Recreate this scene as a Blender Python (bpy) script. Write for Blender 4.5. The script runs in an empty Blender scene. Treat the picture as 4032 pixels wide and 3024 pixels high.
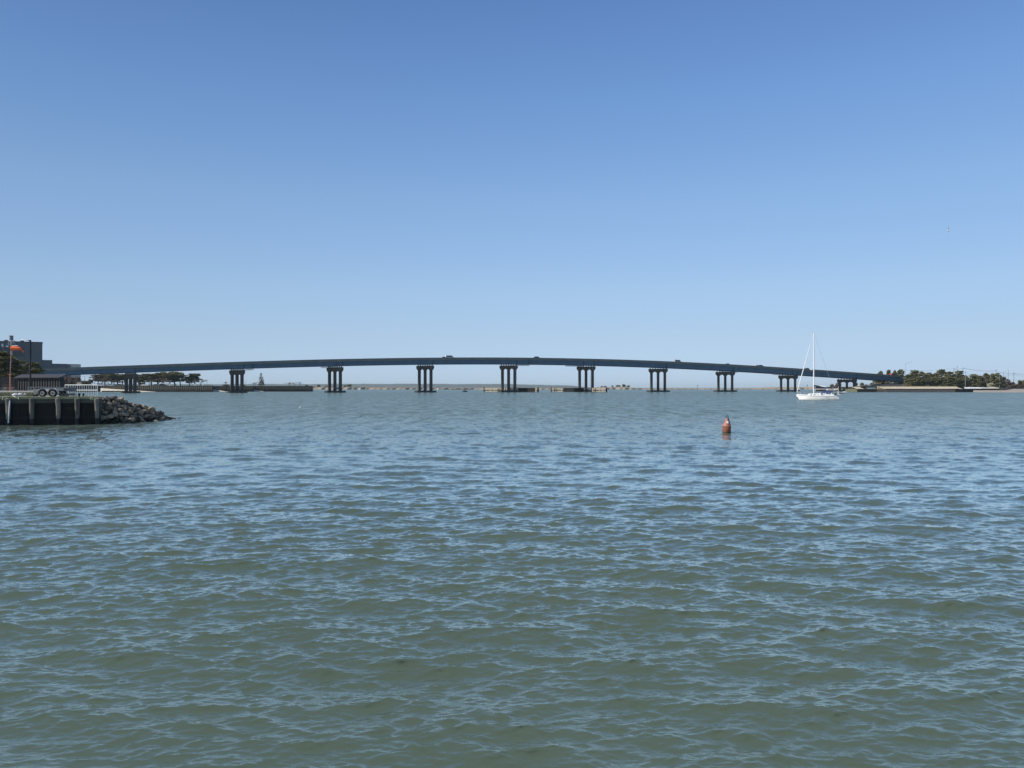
import bpy, bmesh, math, random
import numpy as np
from mathutils import Vector, Matrix

random.seed(7)
rng = np.random.default_rng(11)
R = math.radians
scene = bpy.context.scene
col = scene.collection

# ------------------------------------------------------------------ camera
F, HOR, CX, EYE = 3028.0, 1526.0, 2016.0, 3.05      # focal length and horizon row of a 4032 px wide frame, eye height in metres
cam_d = bpy.data.cameras.new('camera')
cam = bpy.data.objects.new('camera', cam_d)
col.objects.link(cam)
cam.location = (0, 0, EYE)
cam.rotation_euler = (R(90), 0, 0)
cam_d.sensor_width = 36
cam_d.lens = 36 * F / 4032
cam_d.shift_y = (HOR - 1512) / 4032
cam_d.clip_start = 0.1
cam_d.clip_end = 30000
scene.camera = cam

# ------------------------------------------------------------------ sky, sun, exposure
SUN_EL, SUN_AZ = R(40), R(77)                        # azimuth measured from the camera's back towards the left
sun_vec = Vector((-math.sin(SUN_AZ) * math.cos(SUN_EL), -math.cos(SUN_AZ) * math.cos(SUN_EL), math.sin(SUN_EL)))
world = bpy.data.worlds.new('World')
scene.world = world
world.use_nodes = True
wn = world.node_tree
sky = wn.nodes.new('ShaderNodeTexSky')
sky.sky_type = 'NISHITA'
sky.sun_disc = False
sky.sun_elevation = SUN_EL
sky.sun_rotation = math.atan2(sun_vec.x, sun_vec.y)
sky.altitude = 0
sky.air_density = 1.0
sky.dust_density = 0.0
sky.ozone_density = 3.0
bg = wn.nodes['Background']
# clear spring air: deepen the blue overhead and cool the horizon, the same all round the sky
wtc = wn.nodes.new('ShaderNodeTexCoord')
wsep = wn.nodes.new('ShaderNodeSeparateXYZ')
wramp = wn.nodes.new('ShaderNodeValToRGB')
wmul = wn.nodes.new('ShaderNodeVectorMath')
wmul.operation = 'MULTIPLY'
wsc = wn.nodes.new('ShaderNodeVectorMath')
wsc.operation = 'SCALE'
wsc.inputs['Scale'].default_value = 1.5
wn.links.new(wtc.outputs['Generated'], wsep.inputs[0])
wn.links.new(wsep.outputs['Z'], wramp.inputs[0])
SKY_TINT = [(0.0, (0.53, 0.72, 1.28)), (0.0135, (0.561, 0.732, 1.248)), (0.0646, (0.774, 0.822, 1.062)), (0.1232, (0.989, 0.996, 1.11)),
            (0.2332, (1.141, 1.184, 1.26)), (0.3485, (1.056, 1.209, 1.387)), (0.4477, (0.953, 1.123, 1.365))]
el = wramp.color_ramp.elements
while len(el) < len(SKY_TINT):
    el.new(0.5)
for e, (p, c) in zip(el, SKY_TINT):
    e.position = p
    e.color = (c[0] / 1.5, c[1] / 1.5, c[2] / 1.5, 1)
wn.links.new(sky.outputs[0], wmul.inputs[0])
wn.links.new(wramp.outputs[0], wmul.inputs[1])
wn.links.new(wmul.outputs[0], wsc.inputs[0])
# the photograph's sky is nearly even from left to right: ease off the brightening towards and away from the sun
wdot = wn.nodes.new('ShaderNodeVectorMath')
wdot.operation = 'DOT_PRODUCT'
wdot.inputs[1].default_value = sun_vec
wn.links.new(wtc.outputs['Generated'], wdot.inputs[0])
wa = wn.nodes.new('ShaderNodeMath')                  # a*d + b
wa.operation = 'MULTIPLY_ADD'
wa.inputs[1].default_value, wa.inputs[2].default_value = 1.2, 0.24
wn.links.new(wdot.outputs['Value'], wa.inputs[0])
wb = wn.nodes.new('ShaderNodeMath')                  # (a*d + b)*d + 1
wb.operation = 'MULTIPLY_ADD'
wb.inputs[2].default_value = 1.0
wn.links.new(wa.outputs[0], wb.inputs[0])
wn.links.new(wdot.outputs['Value'], wb.inputs[1])
wd = wn.nodes.new('ShaderNodeMath')
wd.operation = 'DIVIDE'
wd.inputs[0].default_value = 1.5
wn.links.new(wb.outputs[0], wd.inputs[1])
wn.links.new(wd.outputs[0], wsc.inputs['Scale'])
wn.links.new(wsc.outputs[0], bg.inputs[0])
bg.inputs[1].default_value = 0.12
sun_d = bpy.data.lights.new('sun', 'SUN')
sun_d.energy = 5.0
sun_d.angle = R(0.5)
sun_d.color = (1.0, 0.95, 0.87)
sun = bpy.data.objects.new('sun', sun_d)
col.objects.link(sun)
sun.rotation_euler = sun_vec.to_track_quat('Z', 'Y').to_euler()
sun.location = (-60, 0, 60)
vs = scene.view_settings
vs.view_transform = 'Standard'
vs.look = 'None'
vs.exposure = 0.0
vs.gamma = 1.0
vs.use_curve_mapping = False
scene.cycles.sample_clamp_direct = 4.0
scene.cycles.sample_clamp_indirect = 3.0
scene.cycles.max_bounces = 6
scene.cycles.diffuse_bounces = 2
scene.cycles.glossy_bounces = 3


# ------------------------------------------------------------------ helpers
def at(px, py, Y):
    """World point seen at photograph pixel (px, py) when it stands Y metres ahead."""
    return Vector(((px - CX) / F * Y, Y, EYE + (HOR - py) / F * Y))


def gx(px, Y):
    return (px - CX) / F * Y


def link(o, parent=None):
    col.objects.link(o)
    if parent is not None:
        o.parent = parent
    return o


MATS = {}


def mat(name, c, rough=0.7, var=0.25, scale=3.0, bump=0.0, metal=0.0, spec=0.4, detail=4.0, stretch=(1, 1, 1), c2=None, coord='Object'):
    """Procedural material: base colour broken up by two noises, optional fine relief."""
    if name in MATS:
        return MATS[name]
    m = bpy.data.materials.new(name)
    m.use_nodes = True
    nt = m.node_tree
    b = nt.nodes['Principled BSDF']
    tc = nt.nodes.new('ShaderNodeTexCoord')
    mp = nt.nodes.new('ShaderNodeMapping')
    mp.inputs['Scale'].default_value = stretch
    nt.links.new(tc.outputs[coord], mp.inputs[0])
    n = nt.nodes.new('ShaderNodeTexNoise')
    n.inputs['Scale'].default_value = scale
    n.inputs['Detail'].default_value = detail
    n.inputs['Roughness'].default_value = 0.65
    nt.links.new(mp.outputs[0], n.inputs['Vector'])
    r = nt.nodes.new('ShaderNodeValToRGB')
    r.color_ramp.elements[0].position = 0.3
    r.color_ramp.elements[1].position = 0.7
    if c2 is None:
        lo = [max(0, x * (1 - var)) for x in c]
        hi = [min(1, x * (1 + var)) for x in c]
    else:
        lo, hi = c, c2
    r.color_ramp.elements[0].color = (*lo, 1)
    r.color_ramp.elements[1].color = (*hi, 1)
    nt.links.new(n.outputs[0], r.inputs[0])
    nt.links.new(r.outputs[0], b.inputs['Base Color'])
    b.inputs['Roughness'].default_value = rough
    b.inputs['Metallic'].default_value = metal
    b.inputs['Specular IOR Level'].default_value = spec
    if bump:
        bp = nt.nodes.new('ShaderNodeBump')
        bp.inputs['Strength'].default_value = bump
        bp.inputs['Distance'].default_value = 0.05
        nt.links.new(n.outputs[0], bp.inputs['Height'])
        nt.links.new(bp.outputs[0], b.inputs['Normal'])
    MATS[name] = m
    return m


class MB:
    """Collects simple shapes into one mesh."""

    def __init__(self):
        self.v, self.f = [], []

    def add(self, vs, fs):
        k = len(self.v)
        self.v += [tuple(p) for p in vs]
        self.f += [tuple(i + k for i in f) for f in fs]
        return self

    def box(self, c, s, rz=0.0, taper=1.0):
        cx, cy, cz = c
        hx, hy, hz = s[0] / 2, s[1] / 2, s[2] / 2
        co, si = math.cos(rz), math.sin(rz)
        vs = []
        for z, k in ((-hz, 1.0), (hz, taper)):
            for x, y in ((-hx, -hy), (hx, -hy), (hx, hy), (-hx, hy)):
                x *= k
                y *= k
                vs.append((cx + x * co - y * si, cy + x * si + y * co, cz + z))
        return self.add(vs, [(0, 3, 2, 1), (4, 5, 6, 7), (0, 1, 5, 4), (1, 2, 6, 5), (2, 3, 7, 6), (3, 0, 4, 7)])

    def span(self, a, b):
        return self.box([(a[i] + b[i]) / 2 for i in range(3)], [abs(b[i] - a[i]) for i in range(3)])

    def beam(self, p, q, w, h=None):
        p, q = Vector(p), Vector(q)
        h = w if h is None else h
        d = (q - p).normalized()
        up = Vector((0, 0, 1)) if abs(d.z) < 0.95 else Vector((1, 0, 0))
        s = d.cross(up).normalized() * (w / 2)
        u = s.cross(d).normalized() * (h / 2)
        vs = [c + x * s + y * u for c in (p, q) for x, y in ((-1, -1), (1, -1), (1, 1), (-1, 1))]
        return self.add(vs, [(0, 1, 2, 3), (4, 7, 6, 5), (0, 4, 5, 1), (1, 5, 6, 2), (2, 6, 7, 3), (3, 7, 4, 0)])

    def tube(self, pts, rad, n=8, cap=True):
        pts = [Vector(p) for p in pts]
        m = len(pts)
        rad = [rad] * m if isinstance(rad, (int, float)) else list(rad)
        vs, fs = [], []
        prev = None
        for i, p in enumerate(pts):
            d = (pts[min(i + 1, m - 1)] - pts[max(i - 1, 0)]).normalized()
            ref = Vector((0, 0, 1)) if abs(d.z) < 0.9 else Vector((1, 0, 0))
            s = d.cross(ref).normalized()
            if prev is not None:
                s2 = prev - d * prev.dot(d)
                if s2.length > 1e-4:
                    s = s2.normalized()
            prev = s
            u = d.cross(s)
            for k in range(n):
                a = 2 * math.pi * k / n
                vs.append(p + (s * math.cos(a) + u * math.sin(a)) * rad[i])
        for i in range(m - 1):
            for k in range(n):
                a, b = i * n + k, i * n + (k + 1) % n
                fs.append((a, b, b + n, a + n))
        if cap:
            fs.append(tuple(range(n))[::-1])
            fs.append(tuple(range((m - 1) * n, m * n)))
        return self.add(vs, fs)

    def lathe(self, prof, n=16, c=(0, 0, 0)):
        """prof: (radius, z) pairs from the bottom up."""
        vs, fs = [], []
        for r, z in prof:
            for k in range(n):
                a = 2 * math.pi * k / n
                vs.append((c[0] + r * math.cos(a), c[1] + r * math.sin(a), c[2] + z))
        for i in range(len(prof) - 1):
            for k in range(n):
                a, b = i * n + k, i * n + (k + 1) % n
                fs.append((a, b, b + n, a + n))
        fs.append(tuple(range(n))[::-1])
        fs.append(tuple(range((len(prof) - 1) * n, len(prof) * n)))
        return self.add(vs, fs)

    def prism(self, poly, off, o=(0, 0, 0), ax=(1, 0, 0), ay=(0, 0, 1)):
        """Extrude the 2-D outline poly (laid on axes ax, ay from o) by vector off."""
        o, ax, ay, off = Vector(o), Vector(ax), Vector(ay), Vector(off)
        n = len(poly)
        a = [o + ax * x + ay * y for x, y in poly]
        vs = a + [p + off for p in a]
        fs = [tuple(range(n))[::-1], tuple(range(n, 2 * n))]
        fs += [(i, (i + 1) % n, (i + 1) % n + n, i + n) for i in range(n)]
        return self.add(vs, fs)

    def loft(self, rings, closed=True, cap=True):
        n = len(rings[0])
        vs = [p for r in rings for p in r]
        fs = []
        for i in range(len(rings) - 1):
            for k in range(n if closed else n - 1):
                a, b = i * n + k, i * n + (k + 1) % n
                fs.append((a, b, b + n, a + n))
        if cap and closed:
            fs.append(tuple(range(n))[::-1])
            fs.append(tuple(range((len(rings) - 1) * n, len(rings) * n)))
        return self.add(vs, fs)

    def mesh(self, name, m, smooth=False, fix=True):
        me = bpy.data.meshes.new(name)
        me.from_pydata(self.v, [], self.f)
        if fix and len(self.f) < 20000:
            bm = bmesh.new()
            bm.from_mesh(me)
            bmesh.ops.recalc_face_normals(bm, faces=bm.faces)
            bm.to_mesh(me)
            bm.free()
        if m is not None:
            me.materials.append(m)
        if smooth:
            me.polygons.foreach_set('use_smooth', [True] * len(me.polygons))
            if smooth != 'all':
                me.set_sharp_from_angle(angle=R(40))
        me.update()
        return me

    def build(self, name, m, parent=None, smooth=False, fix=True):
        return link(bpy.data.objects.new(name, self.mesh(name, m, smooth, fix)), parent)


def tag(o, label=None, cat=None, group=None, kind=None):
    if label:
        o['label'] = label
    if cat:
        o['category'] = cat
    if group:
        o['group'] = group
    if kind:
        o['kind'] = kind
    return o


def thing(name, label, cat, loc=(0, 0, 0), rz=0.0, group=None, scale=1.0):
    o = bpy.data.objects.new(name, None)
    o.empty_display_size = 0.3
    link(o)
    o.location = loc
    o.rotation_euler = (0, 0, rz)
    o.scale = (scale,) * 3
    return tag(o, label, cat, group)


def put(name, mesh, parent, loc=(0, 0, 0), rz=0.0, scale=None):
    """A part that shares its mesh data with alike pieces."""
    o = bpy.data.objects.new(name, mesh)
    link(o, parent)
    o.location = loc
    o.rotation_euler = (0, 0, rz)
    if scale:
        o.scale = scale
    return o


def copy_tree(o, loc=None, rz=None, label=None, scale=None, parent=None):
    c = o.copy()
    col.objects.link(c)
    if parent is not None:
        c.parent = parent
    if loc is not None:
        c.location = loc
    if rz is not None:
        c.rotation_euler = (0, 0, rz)
    if scale is not None:
        c.scale = (scale,) * 3 if isinstance(scale, (int, float)) else scale
    if label:
        c['label'] = label
    for ch in o.children:
        copy_tree(ch, parent=c)
    return c


# ------------------------------------------------------------------ water
def spectrum_tile(L, N, lam_peak, slope, lam_lo, lam_hi, wdir, spread, chop, power=4.0):
    """One periodic patch of wind sea: height and sideways displacement from a random directional spectrum."""
    k1 = np.fft.fftfreq(N, L / N) * 2 * np.pi
    kx, ky = np.meshgrid(k1, k1, indexing='xy')
    k = np.hypot(kx, ky)
    k[0, 0] = 1e-6
    kp = 2 * np.pi / lam_peak
    S = k ** (-power) * np.exp(-1.25 * (kp / k) ** 2)
    th = np.arctan2(ky, kx) - wdir
    D = np.abs(np.cos(th)) ** spread + 0.025
    lam = 2 * np.pi / k
    win = (lam > lam_lo) * (lam < lam_hi)
    A = np.sqrt(S * D) * win
    ph = rng.standard_normal((N, N)) + 1j * rng.standard_normal((N, N))
    Hk = A * ph
    hgt = np.fft.ifft2(Hk).real
    sc = slope / np.hypot(np.fft.ifft2(1j * kx * Hk).real.std(), np.fft.ifft2(1j * ky * Hk).real.std())
    dx = np.fft.ifft2(1j * kx / k * Hk).real * sc * chop
    dy = np.fft.ifft2(1j * ky / k * Hk).real * sc * chop
    return (hgt * sc).astype(np.float32), dx.astype(np.float32), dy.astype(np.float32), L, N


def sample(tile, X, Y, rot):
    hgt, dx, dy, L, N = tile
    c, s = math.cos(rot), math.sin(rot)
    u = ((X * c + Y * s) / L * N) % N
    v = ((-X * s + Y * c) / L * N) % N
    i, j = np.floor(u).astype(int) % N, np.floor(v).astype(int) % N
    fu, fv = (u - np.floor(u)), (v - np.floor(v))
    i1, j1 = (i + 1) % N, (j + 1) % N

    def bl(a):
        return (a[j, i] * (1 - fu) + a[j, i1] * fu) * (1 - fv) + (a[j1, i] * (1 - fu) + a[j1, i1] * fu) * fv
    h_, x_, y_ = bl(hgt), bl(dx), bl(dy)
    return h_, x_ * c - y_ * s, x_ * s + y_ * c


def make_water():
    NC, NR = 980, 1330
    tile_a = spectrum_tile(40.0, 2048, 0.66, 0.25, 0.04, 2.2, R(96), 3.5, 0.6, 4.1)
    tile_b = spectrum_tile(117.0, 1024, 1.9, 0.10, 1.0, 6.0, R(82), 5.0, 0.7, 4.5)
    tile_c = spectrum_tile(7.3, 1024, 0.16, 0.09, 0.026, 0.2, R(95), 4.0, 0.5, 3.8)
    near, mid, far = 3.6, 220.0, 16000.0
    Yr = 1 / np.linspace(1 / near, 1 / mid, NR) 
    Yr = np.concatenate([Yr, np.geomspace(mid, far, 40)[1:]])
    s = np.linspace(-1, 1, NC)
    X = s[None, :] * (0.74 * Yr[:, None] + 4.0 * np.minimum(1, 40 / Yr[:, None]))
    Y = np.repeat(Yr[:, None], NC, 1)
    ha, xa, ya = sample(tile_a, X, Y, 0.0)
    hb, xb, yb = sample(tile_b, X + 31, Y + 12, 0.0)
    hc, xc, yc = sample(tile_c, X, Y, R(3))
    fade = np.clip((900 - Y) / 700, 0, 1)
    gust = 1 + 0.25 * np.sin(X * 0.11 + Y * 0.05 + 1) * np.sin(Y * 0.13 - X * 0.04)
    ha, xa, ya = ha * gust, xa * gust, ya * gust
    step = np.gradient(Yr)[:, None]
    ra_, rb_ = np.clip(0.5 / step, 0, 1), np.clip(1.3 / step, 0, 1)
    # ripples ride on the wave backs and thin out on the steep fronts
    rc_ = np.clip(0.035 / step, 0, 1) * np.clip(0.75 + ha / ha.std() * 0.35, 0.15, 1.5)
    Z = (ha * ra_ + hb * rb_ + hc * rc_) * fade
    lean = -0.4 * (ha * ra_ + hb * rb_)              # wind pushes the crests over towards the camera
    P = np.stack([X + (xa * ra_ + xb * rb_ + xc * rc_) * fade, Y + (ya * ra_ + yb * rb_ + yc * rc_ + lean) * fade, Z], -1).reshape(-1, 3)
    nr = len(Yr)
    idx = np.arange(nr * NC).reshape(nr, NC)
    q = np.stack([idx[:-1, :-1], idx[:-1, 1:], idx[1:, 1:], idx[1:, :-1]], -1).reshape(-1, 4)
    me = bpy.data.meshes.new('water')
    me.vertices.add(len(P))
    me.vertices.foreach_set('co', P.astype(np.float32).ravel())
    me.loops.add(q.size)
    me.loops.foreach_set('vertex_index', q.ravel().astype(np.int32))
    me.polygons.add(len(q))
    me.polygons.foreach_set('loop_start', np.arange(0, q.size, 4, dtype=np.int32))
    me.polygons.foreach_set('use_smooth', np.ones(len(q), bool))
    at_ = me.attributes.new('unresolved', 'FLOAT', 'POINT')
    un = np.clip((step - 0.12) / 1.6, 0, 1) ** 0.6
    at_.data.foreach_set('value', np.repeat(un, NC, 1).astype(np.float32).ravel())
    me.update(calc_edges=True)
    me.validate()
    o = bpy.data.objects.new('water', me)
    link(o)
    o['kind'] = 'structure'
    m = bpy.data.materials.new('water')
    m.use_nodes = True
    nt = m.node_tree
    N = nt.nodes.new
    Lk = nt.links.new
    nt.nodes.remove(nt.nodes['Principled BSDF'])
    body = N('ShaderNodeBsdfDiffuse')                # light scattered back out of silty water: the same whichever way the surface tilts
    up = N('ShaderNodeCombineXYZ')
    up.inputs[2].default_value = 1.0
    Lk(up.outputs[0], body.inputs['Normal'])
    gl = N('ShaderNodeBsdfGlossy')                   # the surface itself
    gl.inputs['Color'].default_value = (0.95, 0.97, 0.91, 1)
    fr = N('ShaderNodeFresnel')
    fr.inputs['IOR'].default_value = WATER_IOR
    att = N('ShaderNodeAttribute')
    att.attribute_name = 'unresolved'
    rr = N('ShaderNodeMapRange')                     # unresolved chop acts as roughness
    rr.inputs['To Min'].default_value = 0.03
    rr.inputs['To Max'].default_value = FAR_ROUGH
    Lk(att.outputs['Fac'], rr.inputs['Value'])
    Lk(rr.outputs[0], gl.inputs['Roughness'])
    fm = N('ShaderNodeMix')
    fk = N('ShaderNodeMath')
    fk.operation = 'MULTIPLY'
    fk.inputs[1].default_value = 0.8
    Lk(att.outputs['Fac'], fk.inputs[0])
    Lk(fk.outputs[0], fm.inputs['Factor'])
    fg = N('ShaderNodeMapRange')                     # contrast of the sky's reflection on the ripples
    fg.inputs['From Min'].default_value = 0.022
    fg.inputs['From Max'].default_value = FRESNEL_TOP
    Lk(fr.outputs[0], fg.inputs['Value'])
    Lk(fg.outputs[0], fm.inputs['A'])
    fm.inputs['B'].default_value = FAR_FRESNEL
    mx = N('ShaderNodeMixShader')
    Lk(fm.outputs['Result'], mx.inputs[0])
    Lk(body.outputs[0], mx.inputs[1])
    Lk(gl.outputs[0], mx.inputs[2])
    Lk(mx.outputs[0], nt.nodes['Material Output'].inputs['Surface'])
    geo = N('ShaderNodeNewGeometry')
    # body colour: silty green, slowly varying
    n0 = N('ShaderNodeTexNoise')
    n0.inputs['Scale'].default_value = 0.06
    n0.inputs['Detail'].default_value = 3
    Lk(geo.outputs['Position'], n0.inputs['Vector'])
    rmp = N('ShaderNodeValToRGB')
    rmp.color_ramp.elements[0].position, rmp.color_ramp.elements[1].position = 0.3, 0.7
    rmp.color_ramp.elements[0].color = (*WATER_LO, 1)
    rmp.color_ramp.elements[1].color = (*WATER_HI, 1)
    Lk(n0.outputs[0], rmp.inputs[0])
    Lk(rmp.outputs[0], body.inputs['Color'])
    # small ripples as relief
    mp = N('ShaderNodeMapping')
    mp.inputs['Scale'].default_value = (0.55, 1.5, 1)
    mp.inputs['Rotation'].default_value = (0, 0, R(8))
    Lk(geo.outputs['Position'], mp.inputs[0])
    n1 = N('ShaderNodeTexNoise')
    n1.inputs['Scale'].default_value = 9.0
    n1.inputs['Detail'].default_value = 5
    n1.inputs['Roughness'].default_value = 0.62
    n1.inputs['Distortion'].default_value = 0.5
    Lk(mp.outputs[0], n1.inputs['Vector'])
    bp = N('ShaderNodeBump')
    bp.inputs['Strength'].default_value = 1.0
    bp.inputs['Distance'].default_value = 0.008
    Lk(n1.outputs[0], bp.inputs['Height'])
    # waves too small for the mesh further out: the same noise field turned straight into a slope
    mp2 = N('ShaderNodeMapping')
    mp2.inputs['Scale'].default_value = (0.5, 1.0, 1)
    Lk(geo.outputs['Position'], mp2.inputs[0])
    n2 = N('ShaderNodeTexNoise')
    n2.inputs['Scale'].default_value = 3.6
    n2.inputs['Detail'].default_value = 4
    n2.inputs['Roughness'].default_value = 0.7
    Lk(mp2.outputs[0], n2.inputs['Vector'])
    sub = N('ShaderNodeVectorMath')
    sub.operation = 'SUBTRACT'
    Lk(n2.outputs['Color'], sub.inputs[0])
    sub.inputs[1].default_value = (0.5, 0.5, 0.5)
    mul = N('ShaderNodeVectorMath')
    mul.operation = 'MULTIPLY'
    Lk(sub.outputs[0], mul.inputs[0])
    mul.inputs[1].default_value = FAR_SLOPE
    an = N('ShaderNodeAttribute')
    an.attribute_name = 'unresolved'
    sc = N('ShaderNodeVectorMath')
    sc.operation = 'SCALE'
    Lk(mul.outputs[0], sc.inputs[0])
    Lk(an.outputs['Fac'], sc.inputs['Scale'])
    ad = N('ShaderNodeVectorMath')
    ad.operation = 'ADD'
    Lk(bp.outputs[0], ad.inputs[0])
    Lk(sc.outputs[0], ad.inputs[1])
    # gusts and wave groups: broad, stretched changes of the mean tilt
    mp3 = N('ShaderNodeMapping')
    mp3.inputs['Scale'].default_value = (1.0, 0.26, 1)
    Lk(geo.outputs['Position'], mp3.inputs[0])
    n3 = N('ShaderNodeTexNoise')
    n3.inputs['Scale'].default_value = 0.55
    n3.inputs['Detail'].default_value = 6
    n3.inputs['Roughness'].default_value = 0.78
    Lk(mp3.outputs[0], n3.inputs['Vector'])
    s3 = N('ShaderNodeMath')
    s3.operation = 'SUBTRACT'
    s3.inputs[1].default_value = 0.5
    Lk(n3.outputs[0], s3.inputs[0])
    fb = N('ShaderNodeMapRange')                     # steeper, rougher groups send back less sky
    fb.inputs['From Min'].default_value, fb.inputs['From Max'].default_value = 0.32, 0.68
    fb.inputs['To Min'].default_value, fb.inputs['To Max'].default_value = FAR_FRESNEL - 0.34, FAR_FRESNEL + 0.30
    Lk(n3.outputs[0], fb.inputs['Value'])
    Lk(fb.outputs[0], fm.inputs['B'])
    m3 = N('ShaderNodeMath')
    m3.operation = 'MULTIPLY'
    s4 = N('ShaderNodeMath')
    s4.operation = 'MULTIPLY'
    s4.inputs[1].default_value = 1.8
    Lk(s3.outputs[0], s4.inputs[0])
    Lk(s4.outputs[0], m3.inputs[0])
    Lk(an.outputs['Fac'], m3.inputs[1])
    v3 = N('ShaderNodeCombineXYZ')
    Lk(m3.outputs[0], v3.inputs[1])
    ad3 = N('ShaderNodeVectorMath')
    ad3.operation = 'ADD'
    Lk(ad.outputs[0], ad3.inputs[0])
    Lk(v3.outputs[0], ad3.inputs[1])
    nm = N('ShaderNodeVectorMath')
    nm.operation = 'NORMALIZE'
    Lk(ad3.outputs[0], nm.inputs[0])
    Lk(nm.outputs[0], gl.inputs['Normal'])
    Lk(nm.outputs[0], fr.inputs['Normal'])
    me.materials.append(m)
    return o


WATER_LO, WATER_HI = (0.081, 0.113, 0.086), (0.099, 0.134, 0.100)
FAR_SLOPE = (1.2, 2.6, 0.0)
FAR_ROUGH = 0.2
FAR_FRESNEL = 0.37
WATER_IOR = 1.333
FRESNEL_TOP = 0.55
make_water()


# ------------------------------------------------------------------ materials
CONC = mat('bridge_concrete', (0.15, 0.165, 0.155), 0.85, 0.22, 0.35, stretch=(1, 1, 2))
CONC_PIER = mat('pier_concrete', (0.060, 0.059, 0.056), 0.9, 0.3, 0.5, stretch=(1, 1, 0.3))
STEEL_BLUE = mat('blue_girder_paint', (0.055, 0.115, 0.175), 0.6, 0.16, 0.25, stretch=(1, 1, 0.4))
STEEL_DARK = mat('dark_steel', (0.015, 0.018, 0.022), 0.6, 0.3, 2.0)
ASPHALT = mat('asphalt', (0.055, 0.055, 0.055), 0.9, 0.2, 1.5)
TIMBER_DARK = mat('creosote_and_shade_timber', (0.017, 0.0155, 0.0135), 0.85, 0.5, 1.2, stretch=(1, 1, 0.3))  # creosoted timber; on the fenders it also paints the bridge deck's shadow
TIMBER_WET = mat('wet_algae_timber', (0.006, 0.0075, 0.006), 0.6, 0.5, 1.0)
TIMBER_GREY = mat('weathered_grey_timber', (0.19, 0.17, 0.14), 0.9, 0.4, 3.0, stretch=(1, 1, 0.25), bump=0.3)
TIMBER_TAN = mat('sun_bleached_timber', (0.36, 0.31, 0.23), 0.9, 0.35, 1.0)
TIMBER_OLIVE = mat('olive_treated_timber', (0.050, 0.054, 0.036), 0.85, 0.35, 0.8, stretch=(1, 1, 0.4))
SAND = mat('beach_sand', (0.58, 0.53, 0.43), 0.95, 0.14, 0.4)
REED = mat('dry_reeds', (0.22, 0.175, 0.125), 0.95, 0.3, 0.02, detail=6, c2=(0.31, 0.26, 0.195))
LAND = mat('rough_ground', (0.16, 0.15, 0.10), 0.95, 0.4, 0.12, c2=(0.09, 0.12, 0.05))
TAN_CONC = mat('tan_revetment', (0.52, 0.44, 0.31), 0.9, 0.2, 0.35)
WHITE = mat('white_paint', (0.80, 0.80, 0.78), 0.45, 0.06, 2.0)
WHITE_GEL = mat('white_gelcoat', (0.82, 0.82, 0.80), 0.25, 0.04, 0.8, spec=0.5)
BLACK = mat('black_paint', (0.012, 0.012, 0.013), 0.45, 0.3, 3.0)
RUBBER = mat('rubber', (0.018, 0.018, 0.018), 0.8, 0.3, 5.0)
GLASS = mat('dark_glass', (0.02, 0.025, 0.03), 0.08, 0.1, 1.0, spec=0.6)
GALV = mat('galvanised_steel', (0.36, 0.37, 0.38), 0.45, 0.15, 4.0, metal=0.5)
ALU = mat('aluminium', (0.62, 0.63, 0.64), 0.35, 0.06, 4.0, metal=0.6)
POLE_WOOD = mat('utility_pole_wood', (0.17, 0.145, 0.12), 0.9, 0.3, 1.0)
BARK = mat('bark', (0.075, 0.055, 0.042), 0.95, 0.35, 2.0, stretch=(1, 1, 0.3))


def foliage_mat(name, lo, hi, hue=0.0):
    m = bpy.data.materials.new(name)
    m.use_nodes = True
    nt = m.node_tree
    nt.nodes.remove(nt.nodes['Principled BSDF'])
    N, Lk = nt.nodes.new, nt.links.new
    g = N('ShaderNodeNewGeometry')
    n = N('ShaderNodeTexNoise')
    n.inputs['Scale'].default_value = 0.55
    n.inputs['Detail'].default_value = 3
    Lk(g.outputs['Position'], n.inputs['Vector'])
    r = N('ShaderNodeValToRGB')
    r.color_ramp.elements[0].position, r.color_ramp.elements[1].position = 0.35, 0.68
    r.color_ramp.elements[0].color = (*lo, 1)
    r.color_ramp.elements[1].color = (*hi, 1)
    Lk(n.outputs[0], r.inputs[0])
    d, t, mx = N('ShaderNodeBsdfDiffuse'), N('ShaderNodeBsdfTranslucent'), N('ShaderNodeMixShader')
    Lk(r.outputs[0], d.inputs[0])
    Lk(r.outputs[0], t.inputs[0])
    mx.inputs[0].default_value = 0.25
    Lk(d.outputs[0], mx.inputs[1])
    Lk(t.outputs[0], mx.inputs[2])
    Lk(mx.outputs[0], nt.nodes['Material Output'].inputs['Surface'])
    return m


PINE = foliage_mat('pine_needles', (0.115, 0.122, 0.058), (0.26, 0.24, 0.125))
PINE_BROWN = foliage_mat('olive_brown_needles', (0.13, 0.115, 0.066), (0.22, 0.185, 0.11))
TWIG = foliage_mat('bare_twigs', (0.13, 0.105, 0.08), (0.21, 0.17, 0.13))
TWIG_RED = foliage_mat('reddish_bare_twigs', (0.14, 0.085, 0.065), (0.23, 0.15, 0.12))
FAR_WOOD = foliage_mat('far_wood', (0.055, 0.058, 0.045), (0.105, 0.095, 0.075))

# ------------------------------------------------------------------ far shore, marsh
def grid_sheet(name, xs_fn, ys, z_fn, m, nx, smooth=False):
    """Terrain sheet: nx columns, rows at the given depths."""
    v, f = [], []
    for j, yy in enumerate(ys):
        for i in range(nx):
            x, y = xs_fn(i / (nx - 1), yy)
            v.append((x, y, z_fn(i / (nx - 1), j / (len(ys) - 1), x, y)))
    for j in range(len(ys) - 1):
        for i in range(nx - 1):
            a = j * nx + i
            f.append((a, a + 1, a + 1 + nx, a + nx))
    mb = MB()
    mb.v, mb.f = v, f
    return mb.build(name, m, None, smooth, fix=False)


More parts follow.
